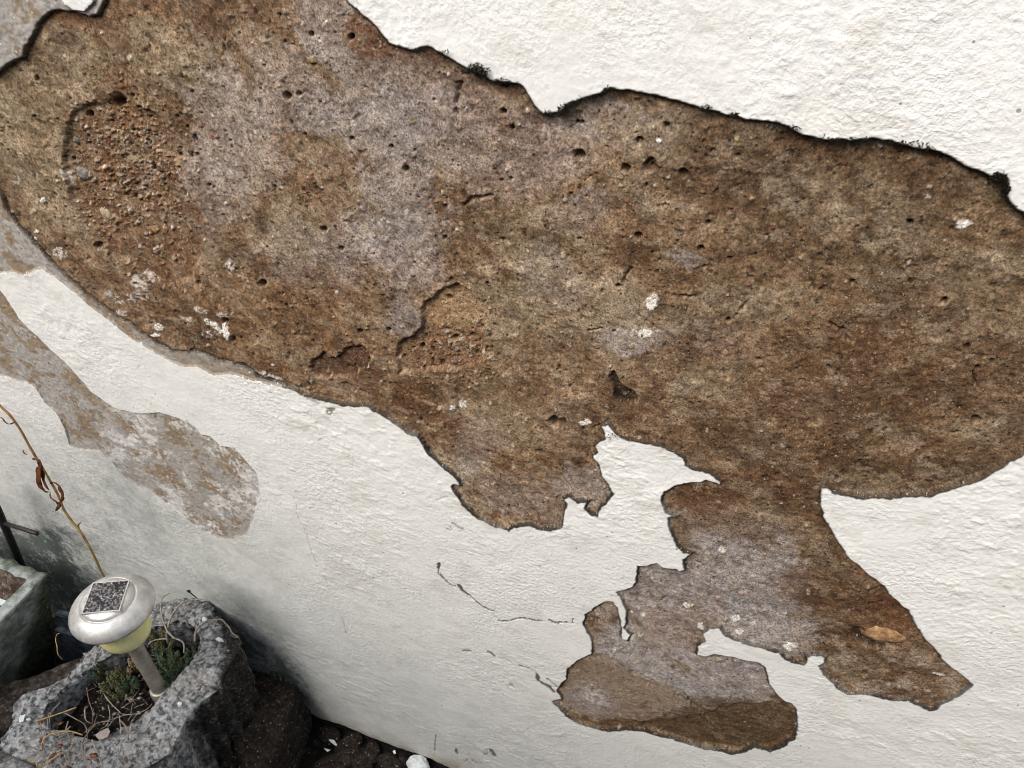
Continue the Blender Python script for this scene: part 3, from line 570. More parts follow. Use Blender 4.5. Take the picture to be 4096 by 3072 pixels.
# stones bedded in the render
def stone(name, c, ax, rad, mat, parent, seed=0, **k):
    bm = bmesh.new(); bmesh.ops.create_icosphere(bm, subdivisions=4, radius=1.)
    for v_ in bm.verts:
        n = mn.fractal(v_.co*1.3+Vector((seed, 0, 0)), .8, 2., 4)
        v_.co *= 1+.16*n
    vs = [Vector(c)+ax @ Vector((v_.co.x*rad[0], v_.co.y*rad[1], v_.co.z*rad[2])) for v_ in bm.verts]
    bm.verts.ensure_lookup_table(); fs = [tuple(v_.index for v_ in f.verts) for f in bm.faces]; bm.free()
    return mkobj(name, vs, fs, mat, parent, True, **k)
def inwall(px, py, rx, ry, ang, mat, name='pebble', depth=.0065, seed=0, **k):
    c0 = onwall(px, py, depth); a = math.radians(ang)
    e = onwall(px+math.cos(a)*rx, py+math.sin(a)*rx, depth)-c0
    f = onwall(px-math.sin(a)*ry, py+math.cos(a)*ry, depth)-c0
    ax = Matrix((e.normalized(), Vector((0, 1, 0)), e.normalized().cross(Vector((0, 1, 0))))).transposed()
    return stone(name, c0, ax, (e.length, min(e.length, f.length)*.7, f.length), mat, WALL, seed, **k)
inwall(3535, 2521, 102, 34, 8, M_STONEO, 'ochre_stone', .0095, 3, label='long ochre stone bedded in the lowest tongue of bare render')
inwall(3535, 2594, 26, 10, 6, M_PEBG, 'pebble', .013, 5)
for px, py, rx, ry, a_, mt in [(342, 690, 30, 25, 0, M_PEBG), (610, 1108, 17, 22, -10, M_PEBC), (1823, 1307, 26, 18, -50, M_PEBC), (435, 550, 22, 14, 20, M_PEBR), (598, 570, 18, 26, -20, M_PEBG), (590, 1040, 8, 6, 0, M_PEBC),
                               (620, 915, 20, 16, 0, M_STONEO), (430, 850, 34, 17, 55, M_PEBC), (358, 926, 20, 15, 0, M_PEBR), (1634, 903, 18, 15, -30, M_STONEO), (2860, 443, 20, 10, 5, M_PEBC), (2563, 562, 11, 11, 0, M_PEBC), (1619, 697, 13, 11, 0, M_PEBC), (480, 520, 20, 12, 30, M_PEBC), (310, 560, 18, 12, 10, M_PEBG),
                               (1747, 1467, 15, 9, 20, M_FLAKE), (1356, 1464, 10, 11, 0, M_STONEO), (1384, 1500, 9, 10, 0, M_PEBR), (1853, 560, 12, 8, 0, M_PEBC), (3925, 1090, 26, 30, 0, M_PEBG), (2937, 1390, 12, 11, 0, M_PEBC), (3705, 2602, 12, 12, 0, M_PEBR), (1660, 755, 12, 7, 0, M_PEBC), (1375, 640, 12, 16, 0, M_PEBC)]:
    inwall(px, py, rx, ry, a_, mt, 'pebble', .0085+(.0045 if 230 < px < 800 else 0)+(.006 if 1580 < px < 1950 and py > 1150 else 0)+(.006 if 1240 < px < 1490 and py > 1390 else 0), px)
# dark moss tufts on the broken upper edge
mr = random.Random(3); mm = MB()
def moss(px, py, rx, ry, n, size=.0022):
    for _ in range(n):
        a = mr.uniform(0, 6.28); q = mr.random()**.6
        p = onwall(px+math.cos(a)*rx*q, py+math.sin(a)*ry*q, -.0005-mr.random()*.004)
        d = Vector((mr.uniform(-1, 1), mr.uniform(-1.2, .1), mr.uniform(-.6, 1.2)))
        mm.leaf(p, d, Vector((mr.random(), mr.random(), mr.random())), size*mr.uniform(.7, 1.6), size*.22)
moss(1905, 275, 32, 20, 260); moss(1870, 285, 26, 12, 90); moss(1940, 290, 20, 18, 90); moss(2005, 325, 36, 10, 110); moss(1760, 212, 40, 10, 60); moss(1690, 200, 34, 8, 60)
moss(2250, 445, 20, 22, 130); moss(2190, 455, 20, 9, 70); moss(2290, 418, 30, 10, 100); moss(2350, 392, 40, 8, 60); moss(2428, 362, 12, 12, 45)
moss(3995, 712, 30, 20, 260); moss(4020, 755, 14, 26, 160); moss(3700, 590, 36, 12, 30); moss(3350, 558, 160, 7, 120); moss(3560, 572, 140, 7, 100); moss(2820, 432, 30, 10, 60); moss(2935, 462, 26, 8, 50); moss(3130, 510, 80, 10, 80); moss(2480, 1745, 60, 16, 50)
for i in range(60):                              # thin fringe along the upper broken edge
    pass
def fringe(P, n, s=.0015):
    for i in range(len(P)-1):
        for _ in range(n):
            t_ = mr.random(); x = P[i][0]*(1-t_)+P[i+1][0]*t_; y = P[i][1]*(1-t_)+P[i+1][1]*t_
            p = onwall(x, y+mr.uniform(-5, 6), .001-mr.random()*.002)
            mm.leaf(p, Vector((mr.uniform(-1, 1), mr.uniform(-.8, .1), mr.uniform(-.5, 1))), Vector((mr.random(), mr.random(), mr.random())), s*mr.uniform(.5, 1.5), s*.25)
fringe(DEEP[18:100], 11)
mm.build('moss', M_MOSS, WALL, kind='stuff', label='black moss tufts along the broken upper edge')

# ------------------------------------------------------------------ ground
gn = 140; gv = []; gf = []
xs = np.concatenate([[-30, -8, -3, -2], np.linspace(-1.4, .4, 150), [1, 2, 6, 30]]); ys = np.concatenate([[-30, -8, -3, -1.5], np.linspace(-.8, .036, 90)])
for y in ys:
    for x in xs:
        z = 0
        if -1.5 < x < .5 and y > -.9:
            z = .006*mn.fractal(Vector((x*22, y*22, 1)), .8, 2, 4)+.004*mn.noise(Vector((x*90, y*90, 4)))-.006
        gv.append((x, y, z))
nxg = len(xs)
for j in range(len(ys)-1):
    for i in range(nxg-1): gf.append((j*nxg+i, j*nxg+i+1, (j+1)*nxg+i+1, (j+1)*nxg+i))
mkobj('ground', gv, gf, M_GROUND, kind='structure')

# added unseen wall that keeps low sky off the foot of the house wall
m = MB(); m.add([(x, y, z) for x in (-4, 3) for y in (-1.95, -1.75) for z in (-.02, 2.2)], [(0, 1, 3, 2), (4, 6, 7, 5), (0, 4, 5, 1), (2, 3, 7, 6), (1, 5, 7, 3), (0, 2, 6, 4)])
m.build('sky_block_wall', M_BROWNC, None, False, label='dark unseen wall added behind the viewer to block low sky', cat='wall')

# ------------------------------------------------------------------ stone shapes
def resample(P, n):
    P = [Vector((p[0], p[1])) for p in P]; L = [0]
    for i in range(len(P)): L.append(L[-1]+(P[(i+1) % len(P)]-P[i]).length)
    out = []
    for k in range(n):
        s = L[-1]*k/n
        i = max(j for j in range(len(P)) if L[j] <= s+1e-12)
        t_ = (s-L[i])/max(1e-9, L[i+1]-L[i]); out.append(P[i].lerp(P[(i+1) % len(P)], t_))
    for _ in range(2):
        out = [(out[i-1]+out[i]*2+out[(i+1) % n])/4 for i in range(n)]
    return out
def block(name, outline, z1, z0=0., taper=0., rnd=.01, amp=.006, n=150, mat=None, parent=None, tilt=None, nscale=18, **k):
    O = resample(outline, n); c_ = sum(O, Vector((0, 0)))/n
    rings = []
    H_ = z1-z0
    for i in range(26): rings.append((1-taper*(1-i/25), z0+(H_-rnd)*i/25, 0))
    for i in range(1, 5):
        a = i/4*math.pi/2; rings.append((1, z1-rnd+rnd*math.sin(a), rnd*(1-math.cos(a))))
    for i in range(1, 16): rings.append((None, z1, i/16))
    v = []; f = []
    for s, z, ins in rings:
        for p in O:
            d = p-c_
            if s is None: q = c_+d*(1-rnd/max(.02, d.length))*(1-ins)
            else: q = c_+d*s-(d.normalized()*ins)
            zz = z+(tilt[0]*d.x+tilt[1]*d.y if tilt and z > z0+.01 else 0)
            P_ = Vector((q.x, q.y, zz))
            nn = Vector((d.x, d.y, 0)).normalized() if s is not None and ins == 0 else Vector((0, 0, 1))
            h = mn.fractal(P_*nscale, .75, 2.1, 6); h2 = mn.noise(P_*150)
            v.append(P_+nn*(amp*h+amp*.18*h2))
    nr = len(rings)
    for i in range(nr-1):
        for k2 in range(n): f.append((i*n+k2, i*n+(k2+1) % n, (i+1)*n+(k2+1) % n, (i+1)*n+k2))
    f.append(tuple((nr-1)*n+k2 for k2 in range(n)))
    return mkobj(name, v, f, mat, parent, True, **k)
def G(px, py, z): p = onz(px, py, z); return (p.x, p.y)

# the pebbly concrete planting ring with the lamp
ZR = .32
OUT = [G(*p, ZR) for p in [(35,2890),(45,2810),(95,2762),(160,2752),(255,2700),(330,2600),(420,2545),(520,2470),(630,2400),(740,2385),(830,2402),(890,2452),(940,2520),(955,2590),(925,2650),(895,2690),(872,2760),(800,2805),(760,2850)]]
OUT += [(-.640,-.235), (-.665,-.275), (-.72,-.315), (-.79,-.335), (-.86,-.33), (-.895,-.305)]
INN = [G(*p, ZR) for p in [(165,2865),(180,2810),(240,2750),(300,2700),(360,2650),(440,2610),(520,2550),(610,2500),(700,2475),(770,2490),(800,2530),(790,2570),(775,2610),(750,2650),(700,2700),(650,2760),(600,2815),(500,2890),(390,2945)]]
INN += [(-.80,-.262), (-.835,-.265)]
PLANT = empty('planter', (-.77, -.17, 0), label='pebbly grey concrete planter ring holding the solar lamp and green sedum', cat='planter')
def ring_mesh(out, inn, ztop, zbot, n=900, seed=0):
    co_ = sum((Vector(p) for p in inn), Vector((0, 0)))/len(inn)
    def polar(P):                                   # radius by angle so that both outlines share their parameter
        P = resample(P, 720); A = [(math.atan2(p.y-co_.y, p.x-co_.x), (p-co_).length) for p in P]; A.sort()
        a = np.array([q[0] for q in A]); r = np.array([q[1] for q in A])
        th = -math.pi+2*math.pi*np.arange(n)/n
        return np.interp(th, np.concatenate([a-2*math.pi, a, a+2*math.pi]), np.concatenate([r, r, r])), th
    ro, th = polar(out); ri, _ = polar(inn)
    v = []; rows = []
    flute = np.array([abs(math.sin(t_*15+1.0)) for t_ in th])
    prof = []
    for i in range(60): prof.append(('o', i/59))
    for i in range(1, 26): prof.append(('t', i/26))
    for i in range(12): prof.append(('i', i/11))
    for kind, s in prof:
        for k2 in range(n):
            a = th[k2]; ca, sa = math.cos(a), math.sin(a)
            if kind == 'o':
                right = max(0, math.cos(a-.1))
                r = ro[k2]-(.020*(1-flute[k2])*right*min(1, 2.2*(1-s)+.15))+.010*(1-s)*0
                z = zbot+(ztop-.009-zbot)*s
            elif kind == 't':
                r = ro[k2]*(1-s)+ri[k2]*s; z = ztop-.010*(abs(2*s-1)**2.6)+.004*math.sin(a*3+1)
            else: r = ri[k2]+.004*s; z = ztop-.009-.12*s
            P_ = Vector((co_.x+r*ca, co_.y+r*sa, z))
            nn = Vector((ca, sa, 0)) if kind == 'o' else (Vector((0, 0, 1)) if kind == 't' else Vector((-ca, -sa, 0)))
            h = mn.fractal(P_*16+Vector((seed, 0, 0)), .8, 2.1, 5); h2 = mn.fractal(P_*90, .8, 2., 3)
            cell = mn.voronoi(P_*110)[0][0]
            amp = .009 if kind == 'o' else .0055
            v.append(P_+nn*(amp*h*.8+.0030*h2-.0060*min(1, cell)+.002))
    f = []
    for i in range(len(prof)-1):
        for k2 in range(n): f.append((i*n+k2, i*n+(k2+1) % n, (i+1)*n+(k2+1) % n, (i+1)*n+k2))
    return v, f, co_, ri, th
v, f, cen, ri, th = ring_mesh(OUT, INN, ZR, 0.)
# planter material: pale split face, darker side towards the wall
t = NT('planter_concrete_material', .9, .2)
geo = t.n.new('ShaderNodeSeparateXYZ'); t.link(t.tc.outputs['Object'], geo.inputs[0])
c = t.ramp(t.noise(120, 6, .72), [(.36, lin(122, 124, 125)), (.5, lin(154, 156, 157)), (.64, lin(184, 185, 183))])
c = t.mix(t.ramp(t.noise(26, 4, .6), [(.5, 0.), (.62, .4)]), c, lin(130, 122, 112))
v_ = t.voro(190); c = t.mix(1., c, t.ramp(v_.outputs['Distance'], [(.2, 1.05), (.8, .66)]), 'MULTIPLY')
pit = t.ramp(t.noise(120, 6, .75), [(.40, 0.), (.45, 1.)]); c = t.mix(1., c, t.ramp(pit, [(0., .72), (1., 1.02)]), 'MULTIPLY')
# blackish towards the wall and the block, paler along the rim top
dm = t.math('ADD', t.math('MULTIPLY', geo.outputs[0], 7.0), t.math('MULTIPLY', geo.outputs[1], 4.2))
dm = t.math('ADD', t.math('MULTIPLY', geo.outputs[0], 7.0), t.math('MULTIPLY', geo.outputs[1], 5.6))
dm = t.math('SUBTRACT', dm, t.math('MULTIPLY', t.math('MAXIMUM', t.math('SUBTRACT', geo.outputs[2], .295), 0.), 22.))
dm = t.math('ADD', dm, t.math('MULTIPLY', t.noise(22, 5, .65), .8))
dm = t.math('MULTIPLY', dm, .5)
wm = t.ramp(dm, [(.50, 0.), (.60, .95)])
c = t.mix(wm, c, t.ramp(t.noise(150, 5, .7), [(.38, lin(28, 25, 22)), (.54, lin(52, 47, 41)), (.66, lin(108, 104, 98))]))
c = grains(t, c, 430, .90, .42, (.62, .62, .60), .9)
t.color(c); b0_ = t.bump(pit, .005, .9); b1 = t.bump(v_.outputs['Distance'], .004, -.8, b0_); t.bump(t.noise(420, 4, .7), .002, .8, b1)
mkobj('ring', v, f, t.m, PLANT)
# soil
sv = []; sf = []; NR = 30; n = 120
rr_ = np.interp(np.arange(n)*2*math.pi/n-math.pi, th, ri)
for j in range(NR+1):
    for k2 in range(n):
        a = -math.pi+2*math.pi*k2/n; r = (rr_[k2]+.006)*(j+.02)/NR
        x = cen.x+r*math.cos(a); y = cen.y+r*math.sin(a)
        z = .283+.22*(x+.735)*(1 if x < -.735 else 0)-.55*max(0, y+.12)*1.0+.02*mn.fractal(Vector((x*26, y*26, 3)), .8, 2, 4)+.006*mn.noise(Vector((x*130, y*130, 3)))
        sv.append((x, y, z))
for j in range(NR):
    for k2 in range(n): sf.append((j*n+k2, j*n+(k2+1) % n, (j+1)*n+(k2+1) % n, (j+1)*n+k2))
mkobj('soil', sv, sf, M_SOIL, PLANT)

# neighbours
block('stone_block', [(-.735,-.012),(-.66,-.012),(-.602,-.012),(-.588,-.06),(-.578,-.13),(-.57,-.24),(-.60,-.34),(-.66,-.3),(-.665,-.12)], .128, 0, -.06, .012, .007, mat=M_DARKST, tilt=(0, .15),
      label='low dark brown speckled stone block wedged between planter and wall', cat='stone block')
block('stone_block', [G(*p, .25) for p in [(-220,2790),(-60,2735),(60,2712),(150,2690),(240,2655),(330,2615),(400,2700),(200,2860),(60,2900),(-200,2960)]], .25, 0, 0, .012, .006, mat=M_BROWNC,
      label='weathered brown concrete block half hidden behind the planter at left', cat='stone block')
block('stone_block', [G(*p, .33) for p in [(-260,2950),(-80,2972),(0,2995),(60,3020),(115,3045),(160,3090),(120,3200),(-60,3260),(-300,3200)]], .33, 0, 0, .01, .004, mat=M_CONC,
      label='pale grey stone edge in the bottom left corner of the picture', cat='stone block')
# tapered mossy trough by the wall
POT = empty('stone_trough', (-1.17, -.2, 0), label='green mossy square concrete trough standing beside the black rod', cat='trough')
x0, x1, y0, y1, zt, tp = -1.36, -1.008, -.34, -.070, .36, .34
def rrect(x0, x1, y0, y1, z, n=40):
    c4 = [(x1, y1), (x0, y1), (x0, y0), (x1, y0)]; out = []
    for i in range(4):
        a, b = c4[i], c4[(i+1) % 4]
        for k2 in range(n): t_ = k2/n; out.append(Vector((a[0]+(b[0]-a[0])*t_, a[1]+(b[1]-a[1])*t_, z)))
    return out
rows = []
for i in range(31):
    s = i/30; ins = tp*(1-s)*zt; rows.append((rrect(x0+ins, x1-ins, y0+ins*.6, y1-ins*.3, zt*s), 'o'))
for i in range(1, 5): s = i/4; rows.append((rrect(x0+.022*s, x1-.022*s, y0+.022*s, y1-.022*s, zt), 't'))
nrim = len(rows)
for i in range(1, 14): s = i/13; rows.append((rrect(x0+.022+.02*s, x1-.022-.035*s, y0+.022+.02*s, y1-.022-.02*s, zt-.075*s), 'i'))
def skin(rows, sel0, sel1):
    v = []; f = []; n = 160
    for j in range(sel0, sel1):
        for p in rows[j][0]:
            h = mn.fractal(p*14, .8, 2., 5); h2 = mn.noise(p*120); h3 = mn.fractal(p*60, .8, 2, 3)
            a = .008 if rows[j][1] != 'i' else .012
            v.append(p+Vector((h, h3*.4, h*.6))*a+Vector((h2, h2, h2))*.0008)
    for j in range(sel1-sel0-1):
        for k2 in range(n): f.append((j*n+k2, j*n+(k2+1) % n, (j+1)*n+(k2+1) % n, (j+1)*n+k2))
    return v, f
t = NT('trough_material', .85, .25)
c = t.ramp(t.noise(45, 6, .72), [(.38, lin(112, 118, 116)), (.62, lin(180, 186, 182))])
c = t.mix(t.ramp(t.noise(22, 6, .7), [(.50, 0.), (.60, .7)]), c, lin(84, 92, 62))
sp = t.n.new('ShaderNodeSeparateXYZ'); t.link(t.pos, sp.inputs[0])
hm = t.math('SUBTRACT', t.math('ADD', sp.outputs[2], t.math('MULTIPLY', t.noise(20, 5, .65), .10)), t.math('MULTIPLY', t.math('SUBTRACT', sp.outputs[1], .06), 2.2))
c = t.mix(t.ramp(t.math('SUBTRACT', .30, hm), [(.0, 0.), (.06, .92)]), c, t.ramp(t.noise(130, 4), [(.4, lin(32, 42, 20)), (.65, lin(84, 96, 66))]))
c = grains(t, c, 200, .95, .4, (.45, .48, .42), .7)
t.color(c); t.bump(t.noise(160, 5, .7), .003, .8)
mkobj('trough_body', *skin(rows, 0, nrim), t.m, POT)
mkobj('trough_lining', *skin(rows, nrim-1, len(rows)), M_POTIN, POT)
gv = []; gf = []
for j in range(30):
    for i in range(30):
        x = x0+.02+(x1-x0-.05)*i/29; y = y0+.03+(y1-y0-.06)*j/29
        gv.append((x, y, .296+.014*mn.fractal(Vector((x*25, y*25, 7)), .8, 2, 4)))
for j in range(29):
    for i in range(29): gf.append((j*30+i, j*30+i+1, (j+1)*30+i+1, (j+1)*30+i))
mkobj('soil', gv, gf, M_SOIL, POT)
# slate slabs between trough and planter
def slab_box(name, px4, y, th_, mat, **k):
    a = [onwall(px, py, y) for px, py in px4]
    n_ = (a[1]-a[0]).cross(a[3]-a[0]).normalized()
    if n_.y > 0: n_ = -n_
    b = [p-n_*th_ for p in a]
    m_ = MB(); m_.add(a+b, [(0, 1, 2, 3), (7, 6, 5, 4), (0, 4, 5, 1), (1, 5, 6, 2), (2, 6, 7, 3), (3, 7, 4, 0)])
    o = m_.build(name, mat, None, False, **k)
    bm = bmesh.new(); bm.from_mesh(o.data); bmesh.ops.bevel(bm, geom=bm.edges[:], offset=.002, segments=2, affect='EDGES'); bm.to_mesh(o.data); bm.free()
    return o
slab_box('slate_slab', [(215, 2458), (420, 2500), (430, 2568), (215, 2500)], -.075, .012, M_SLATE, label='upper bluish slate slab above the dark slot, behind the lamp cap', cat='slab')
slab_box('slate_slab', [(215, 2520), (460, 2590), (520, 2760), (230, 2760)], -.085, .012, M_SLATE, label='lower bluish slate slab beneath the dark slot by the mossy trough', cat='slab')

# ------------------------------------------------------------------ solar lamp
LZ = .520; lc = onz(450, 2432, LZ); LX, LY = lc.x, lc.y
LAMP = empty('solar_lamp', (LX, LY, .29), label='round silver solar garden lamp with yellowed ribbed lens on a pole', cat='garden lamp')
m = MB(); R0 = .0560
prof = [(r_, z_*(1.45 if z_ > 0 else 1)) for r_, z_ in [(.030, -.003), (R0-.004, -.003), (R0-.0006, -.002), (R0, .0), (R0-.0002, .0015), (R0-.003, .0052), (R0-.0075, .0088), (R0-.013, .0115), (R0-.0175, .0130), (R0-.0195, .0135), (R0-.0200, .0131), (R0-.0206, .0131), (R0-.0212, .0140), (R0-.0225, .0156), (R0-.026, .0170), (R0-.031, .0178), (.012, .0186), (.0005, .0188)]]
m.lathe((LX, LY, LZ), prof, 96); m.build('cap', M_CAP, LAMP)
pc = [onz(px, py, LZ+.0272) for px, py in [(368, 2329), (516, 2317), (481, 2430), (331, 2443)]]
ctr = sum(pc, Vector())/4; e1 = ((pc[1]-pc[0])+(pc[2]-pc[3])).normalized(); e2 = Vector((-e1.y, e1.x, 0)); hw = .0232
print('panel offset', (ctr-Vector((LX, LY, ctr.z))).length, 'edge', (pc[1]-pc[0]).length, (pc[2]-pc[1]).length)
cc = Vector((LX, LY, LZ+.0272)); 
def quadbox(m_, c_, e1, e2, h1, h2, z0, z1):
    a = [c_+e1*sx*h1+e2*sy*h2 for sx, sy in ((-1, -1), (1, -1), (1, 1), (-1, 1))]
    m_.add([p+Vector((0, 0, z0)) for p in a]+[p+Vector((0, 0, z1)) for p in a], [(3, 2, 1, 0), (4, 5, 6, 7), (0, 1, 5, 4), (1, 2, 6, 5), (2, 3, 7, 6), (3, 0, 4, 7)])
pan = MB(); quadbox(pan, cc, e1, e2, hw, hw, -.004, .0006); po = pan.build('solar_panel', M_CELL, LAMP, False)
fr = MB()
for s in (-1, 1):
    quadbox(fr, cc+e1*s*(hw+.0009), e1, e2, .0009, hw+.0018, -.003, .0002); quadbox(fr, cc+e2*s*(hw+.0009), e1, e2, hw, .0009, -.003, .0001)
fr.build('panel_frame', M_CAP, LAMP, False)
m = MB(); m.lathe((LX, LY, LZ), [(.0375, -.0028), (.0373, -.008), (.0370, -.026), (.0362, -.046), (.0350, -.056), (.0330, -.0625), (.0305, -.0660), (.0275, -.0672), (.0005, -.0674)], 288, 72, .006)
m.build('lens', M_LENS, LAMP)
m = MB(); m.lathe((LX, LY, 0), [(.0108, LZ-.060), (.0108, .300), (.0106, .27)], 40); m.build('pole', M_POLE, LAMP)
m = MB(); m.lathe((LX, LY, .297), [(.0107, .005), (.0138, .005), (.0144, .003), (.0138, .0008), (.0150, -.0008), (.0152, -.004), (.0148, -.006), (.0142, -.03)], 40); m.build('collar', M_POLE, LAMP)

# ------------------------------------------------------------------ sedum, twigs, withered stem
sr = random.Random(21)
def sedum(px, py, z, rad, n, mat, label):
    c0 = onz(px, py, z); root = empty('sedum_plant', (c0.x, c0.y, z-.02), label=label, cat='plant', group='sedum in the planter')
    st = MB(); lf = MB()
    for _ in range(n):
        a = sr.uniform(0, 6.28); q = rad*math.sqrt(sr.random())
        tip = Vector((c0.x+q*math.cos(a), c0.y+q*math.sin(a), z+sr.uniform(-.010, .010)+.006*(1-q/rad)))
        bs = Vector((c0.x+q*.5*math.cos(a), c0.y+q*.5*math.sin(a), z-.03)); mid = (tip+bs)/2+Vector((sr.uniform(-1, 1), sr.uniform(-1, 1), 0))*.004
        st.tube([bs, mid, tip], [.0009, .0008, .0006], 5)
        d0 = (tip-mid).normalized()
        for k2 in range(16):
            h = k2/16; p = tip-d0*.010*(1-h); aa = k2*2.4
            side = d0.orthogonal().normalized(); side = Matrix.Rotation(aa, 3, d0) @ side
            d = side*(1.1-h*.9)+d0*(.25+h)
            lf.leaf(p, d, d0, sr.uniform(.0042, .0068)*(1-.35*h), .0017, .6)
    st.build('stems', M_STRAW, root); lf.build('leaves', mat, root)
sedum(700, 2680, .302, .034, 60, M_SEDUM, 'dense green sedum clump to the right of the lamp pole')
sedum(770, 2730, .298, .018, 20, M_SEDUM, 'darker sedum cushion tucked against the right rim, below the dense clump')
sedum(640, 2560, .296, .022, 24, M_SEDUMPALE, 'yellowish sedum just right of the yellow lens')
sedum(510, 2735, .296, .016, 24, M_SEDUM, 'small round green sedum just left of the lamp pole')
sedum(395, 2670, .300, .016, 18, M_SEDUM, 'green sedum sprig below the left side of the lamp cap')
sedum(430, 2760, .290, .024, 20, M_SEDUMPALE, 'sparse olive sedum in the left part of the planter')
sedum(535, 2660, .292, .011, 8, simple('sedum_dry_material', lin(130, 108, 78), lin(176, 156, 124), 200), 'dry pinkish sedum tip against the lamp pole')
sedum(650, 2640, .300, .024, 34, M_SEDUM, 'dark green sedum between the thick root and the lamp pole')
sedum(740, 2640, .300, .020, 26, M_SEDUM, 'green sedum below the deep hollow near the right rim')
sedum(470, 2700, .295, .016, 20, M_SEDUMPALE, 'olive sedum between the left sprig and the pole')
sedum(1110, 2710, .135, .020, 16, M_SEDUM, 'green weed on top of the dark block against the wall')
sedum(1060, 2800, .130, .018, 14, M_SEDUMPALE, 'olive weed in the cleft between planter and dark block')

def P3(px, py, z): return onz(px, py, z)
def twig(pts, r, mat, label, name='dry_root', cat='root', group='dry roots on the planter', branches=()):
    root = empty(name, tuple(pts[0]), label=label, cat=cat, group=group)
    m_ = MB()
    sp_ = smooth_path(pts, 7); n_ = len(sp_)
    sp_ = [p+Vector((mn.noise(p*70), mn.noise(p*70+Vector((5, 0, 0))), mn.noise(p*70+Vector((9, 0, 0)))))*.0015 for p in sp_]
    m_.tube(sp_, [r*(1-.45*i/n_)*(1+.2*mn.noise(p*300)) for i, p in enumerate(sp_)], 8); m_.build('stem', mat, root)
    for b in branches:
        m_ = MB(); sb = smooth_path(b, 6); m_.tube(sb, [r*.6*(1-.5*i/len(sb)) for i in range(len(sb))], 6); m_.build('branch', mat, root)
    return root
zt_ = ZR+.004
twig([P3(735, 2610, .305), P3(730, 2570, .318), P3(695, 2550, .325), P3(670, 2525, .330), P3(650, 2480, .335), P3(642, 2430, .340), P3(650, 2395, .340), P3(678, 2372, .338)], .0016, M_TWIG, 'thin curved root rising to the left of the thick one beside the lamp cap',
     branches=[[P3(690, 2545, .325), P3(660, 2505, .325), P3(605, 2505, .325)]])
twig([P3(672, 2570, .300), P3(668, 2540, .320), P3(673, 2500, .330), P3(690, 2455, .334), P3(720, 2418, .334), P3(760, 2400, .330), P3(810, 2398, .328)], .0020, M_TWIG, 'thick curved root arching behind the lamp cap over the hollow',
     branches=[[P3(670, 2555, .31), P3(630, 2558, .31), P3(600, 2570, .308), P3(588, 2590, .30)], [P3(760, 2402, .332), P3(750, 2420, .330), P3(745, 2440, .32)]])
twig([P3(780, 2565, .320), P3(782, 2530, .326), P3(800, 2500, .328), P3(840, 2482, .330), P3(880, 2478, .330), P3(905, 2495, .328), P3(930, 2530, .322), P3(955, 2550, .312), P3(965, 2575, .290)], .0019, M_TWIG, 'root bent over the top right rim of the planter',
     branches=[[P3(955, 2550, .312), P3(935, 2548, .315), P3(925, 2535, .32)]])
twig([P3(955, 2570, .300), onwall(965, 2600, -.05), onwall(985, 2650, -.05), onwall(1005, 2690, -.05), onwall(1017, 2712, -.05), onwall(1012, 2750, -.05)], .0011, M_TWIG, 'thin root running down the dark side of the planter',
     branches=[[onwall(970, 2600, -.05), onwall(985, 2630, -.05), onwall(988, 2660, -.05)]])
twig([P3(250, 2635, .325), P3(235, 2620, .34), P3(225, 2590, .35), P3(222, 2560, .355), P3(228, 2540, .355), P3(238, 2535, .355)], .0009, M_STRAW, 'single straw blade curling up left of the lamp cap')
# small nail in the wall
NAIL = empty('dark_twig', tuple(onwall(780, 2390, -.02)), label='short black twig with a knobbed end above the right rim', cat='twig')
m = MB(); m.tube([onwall(788, 2393, -.015), onwall(770, 2378, -.02), onwall(758, 2368, -.024)], [.0009, .001, .001], 7); m.build('shaft', M_ROD, NAIL)
stone('knob', onwall(755, 2365, -.025), Matrix.Identity(3), (.0035, .0025, .002), M_ROD, NAIL)

# tangle of dry stems on the near rim
DP = empty('dead_plant', tuple(P3(500, 2880, .33)), label='tangle of dry pinkish stems hanging over the near rim of the planter', cat='dead plant')
def zrim(px, py):                                # just above the near rim, sinking in front of it
    return .332 if py < 3000 else .332-(py-3000)*.0001
STEMS = [[(478,2860),(485,2920),(488,2980),(495,3030),(500,3090)],[(255,2848),(300,2875),(340,2900),(350,2950),(335,3000),(340,3050)],[(560,2855),(500,2860),(440,2880),(380,2895),(340,2930)],[(380,2900),(350,2930),(330,2980),(345,3040),(400,3090)],
[(230,2920),(240,2960),(250,3000),(265,3040),(290,3080)],[(300,2960),(270,3010),(240,3040),(205,3060)],[(160,2880),(165,2930),(170,2980),(185,3030)],[(195,2850),(190,2890),(200,2930),(260,2920),(300,2930)],
[(115,2960),(160,2950),(220,2940),(270,2930)],[(245,3000),(215,3020),(205,3050),(215,3090)],[(265,2920),(290,2980),(320,3020),(350,3035)],[(370,2960),(390,3010),(410,3060),(420,3100)],[(480,2880),(510,2920),(512,2960)],[(488,2990),(515,3030),(505,3060),(470,3085)],
[(485,2980),(475,3030),(490,3050)],[(120,2985),(150,3000)],[(270,2885),(262,2920),(280,2905)],[(200,2990),(230,3030),(250,3070),(255,3100)],[(150,3010),(180,3040),(160,3080)],[(560,2850),(590,2835),(610,2815)],[(340,2835),(345,2880),(370,2895)],[(345,2750),(355,2800),(368,2850),(370,2890)],[(240,2810),(205,2850),(195,2890)],
[(420,2780),(440,2810),(480,2850)],[(300,2930),(275,2950),(225,2960)],[(220,3080),(260,3050),(300,3040),(310,3060)],[(180,2920),(175,2960),(180,2990)],[(430,2820),(440,2860),(430,2900)]]
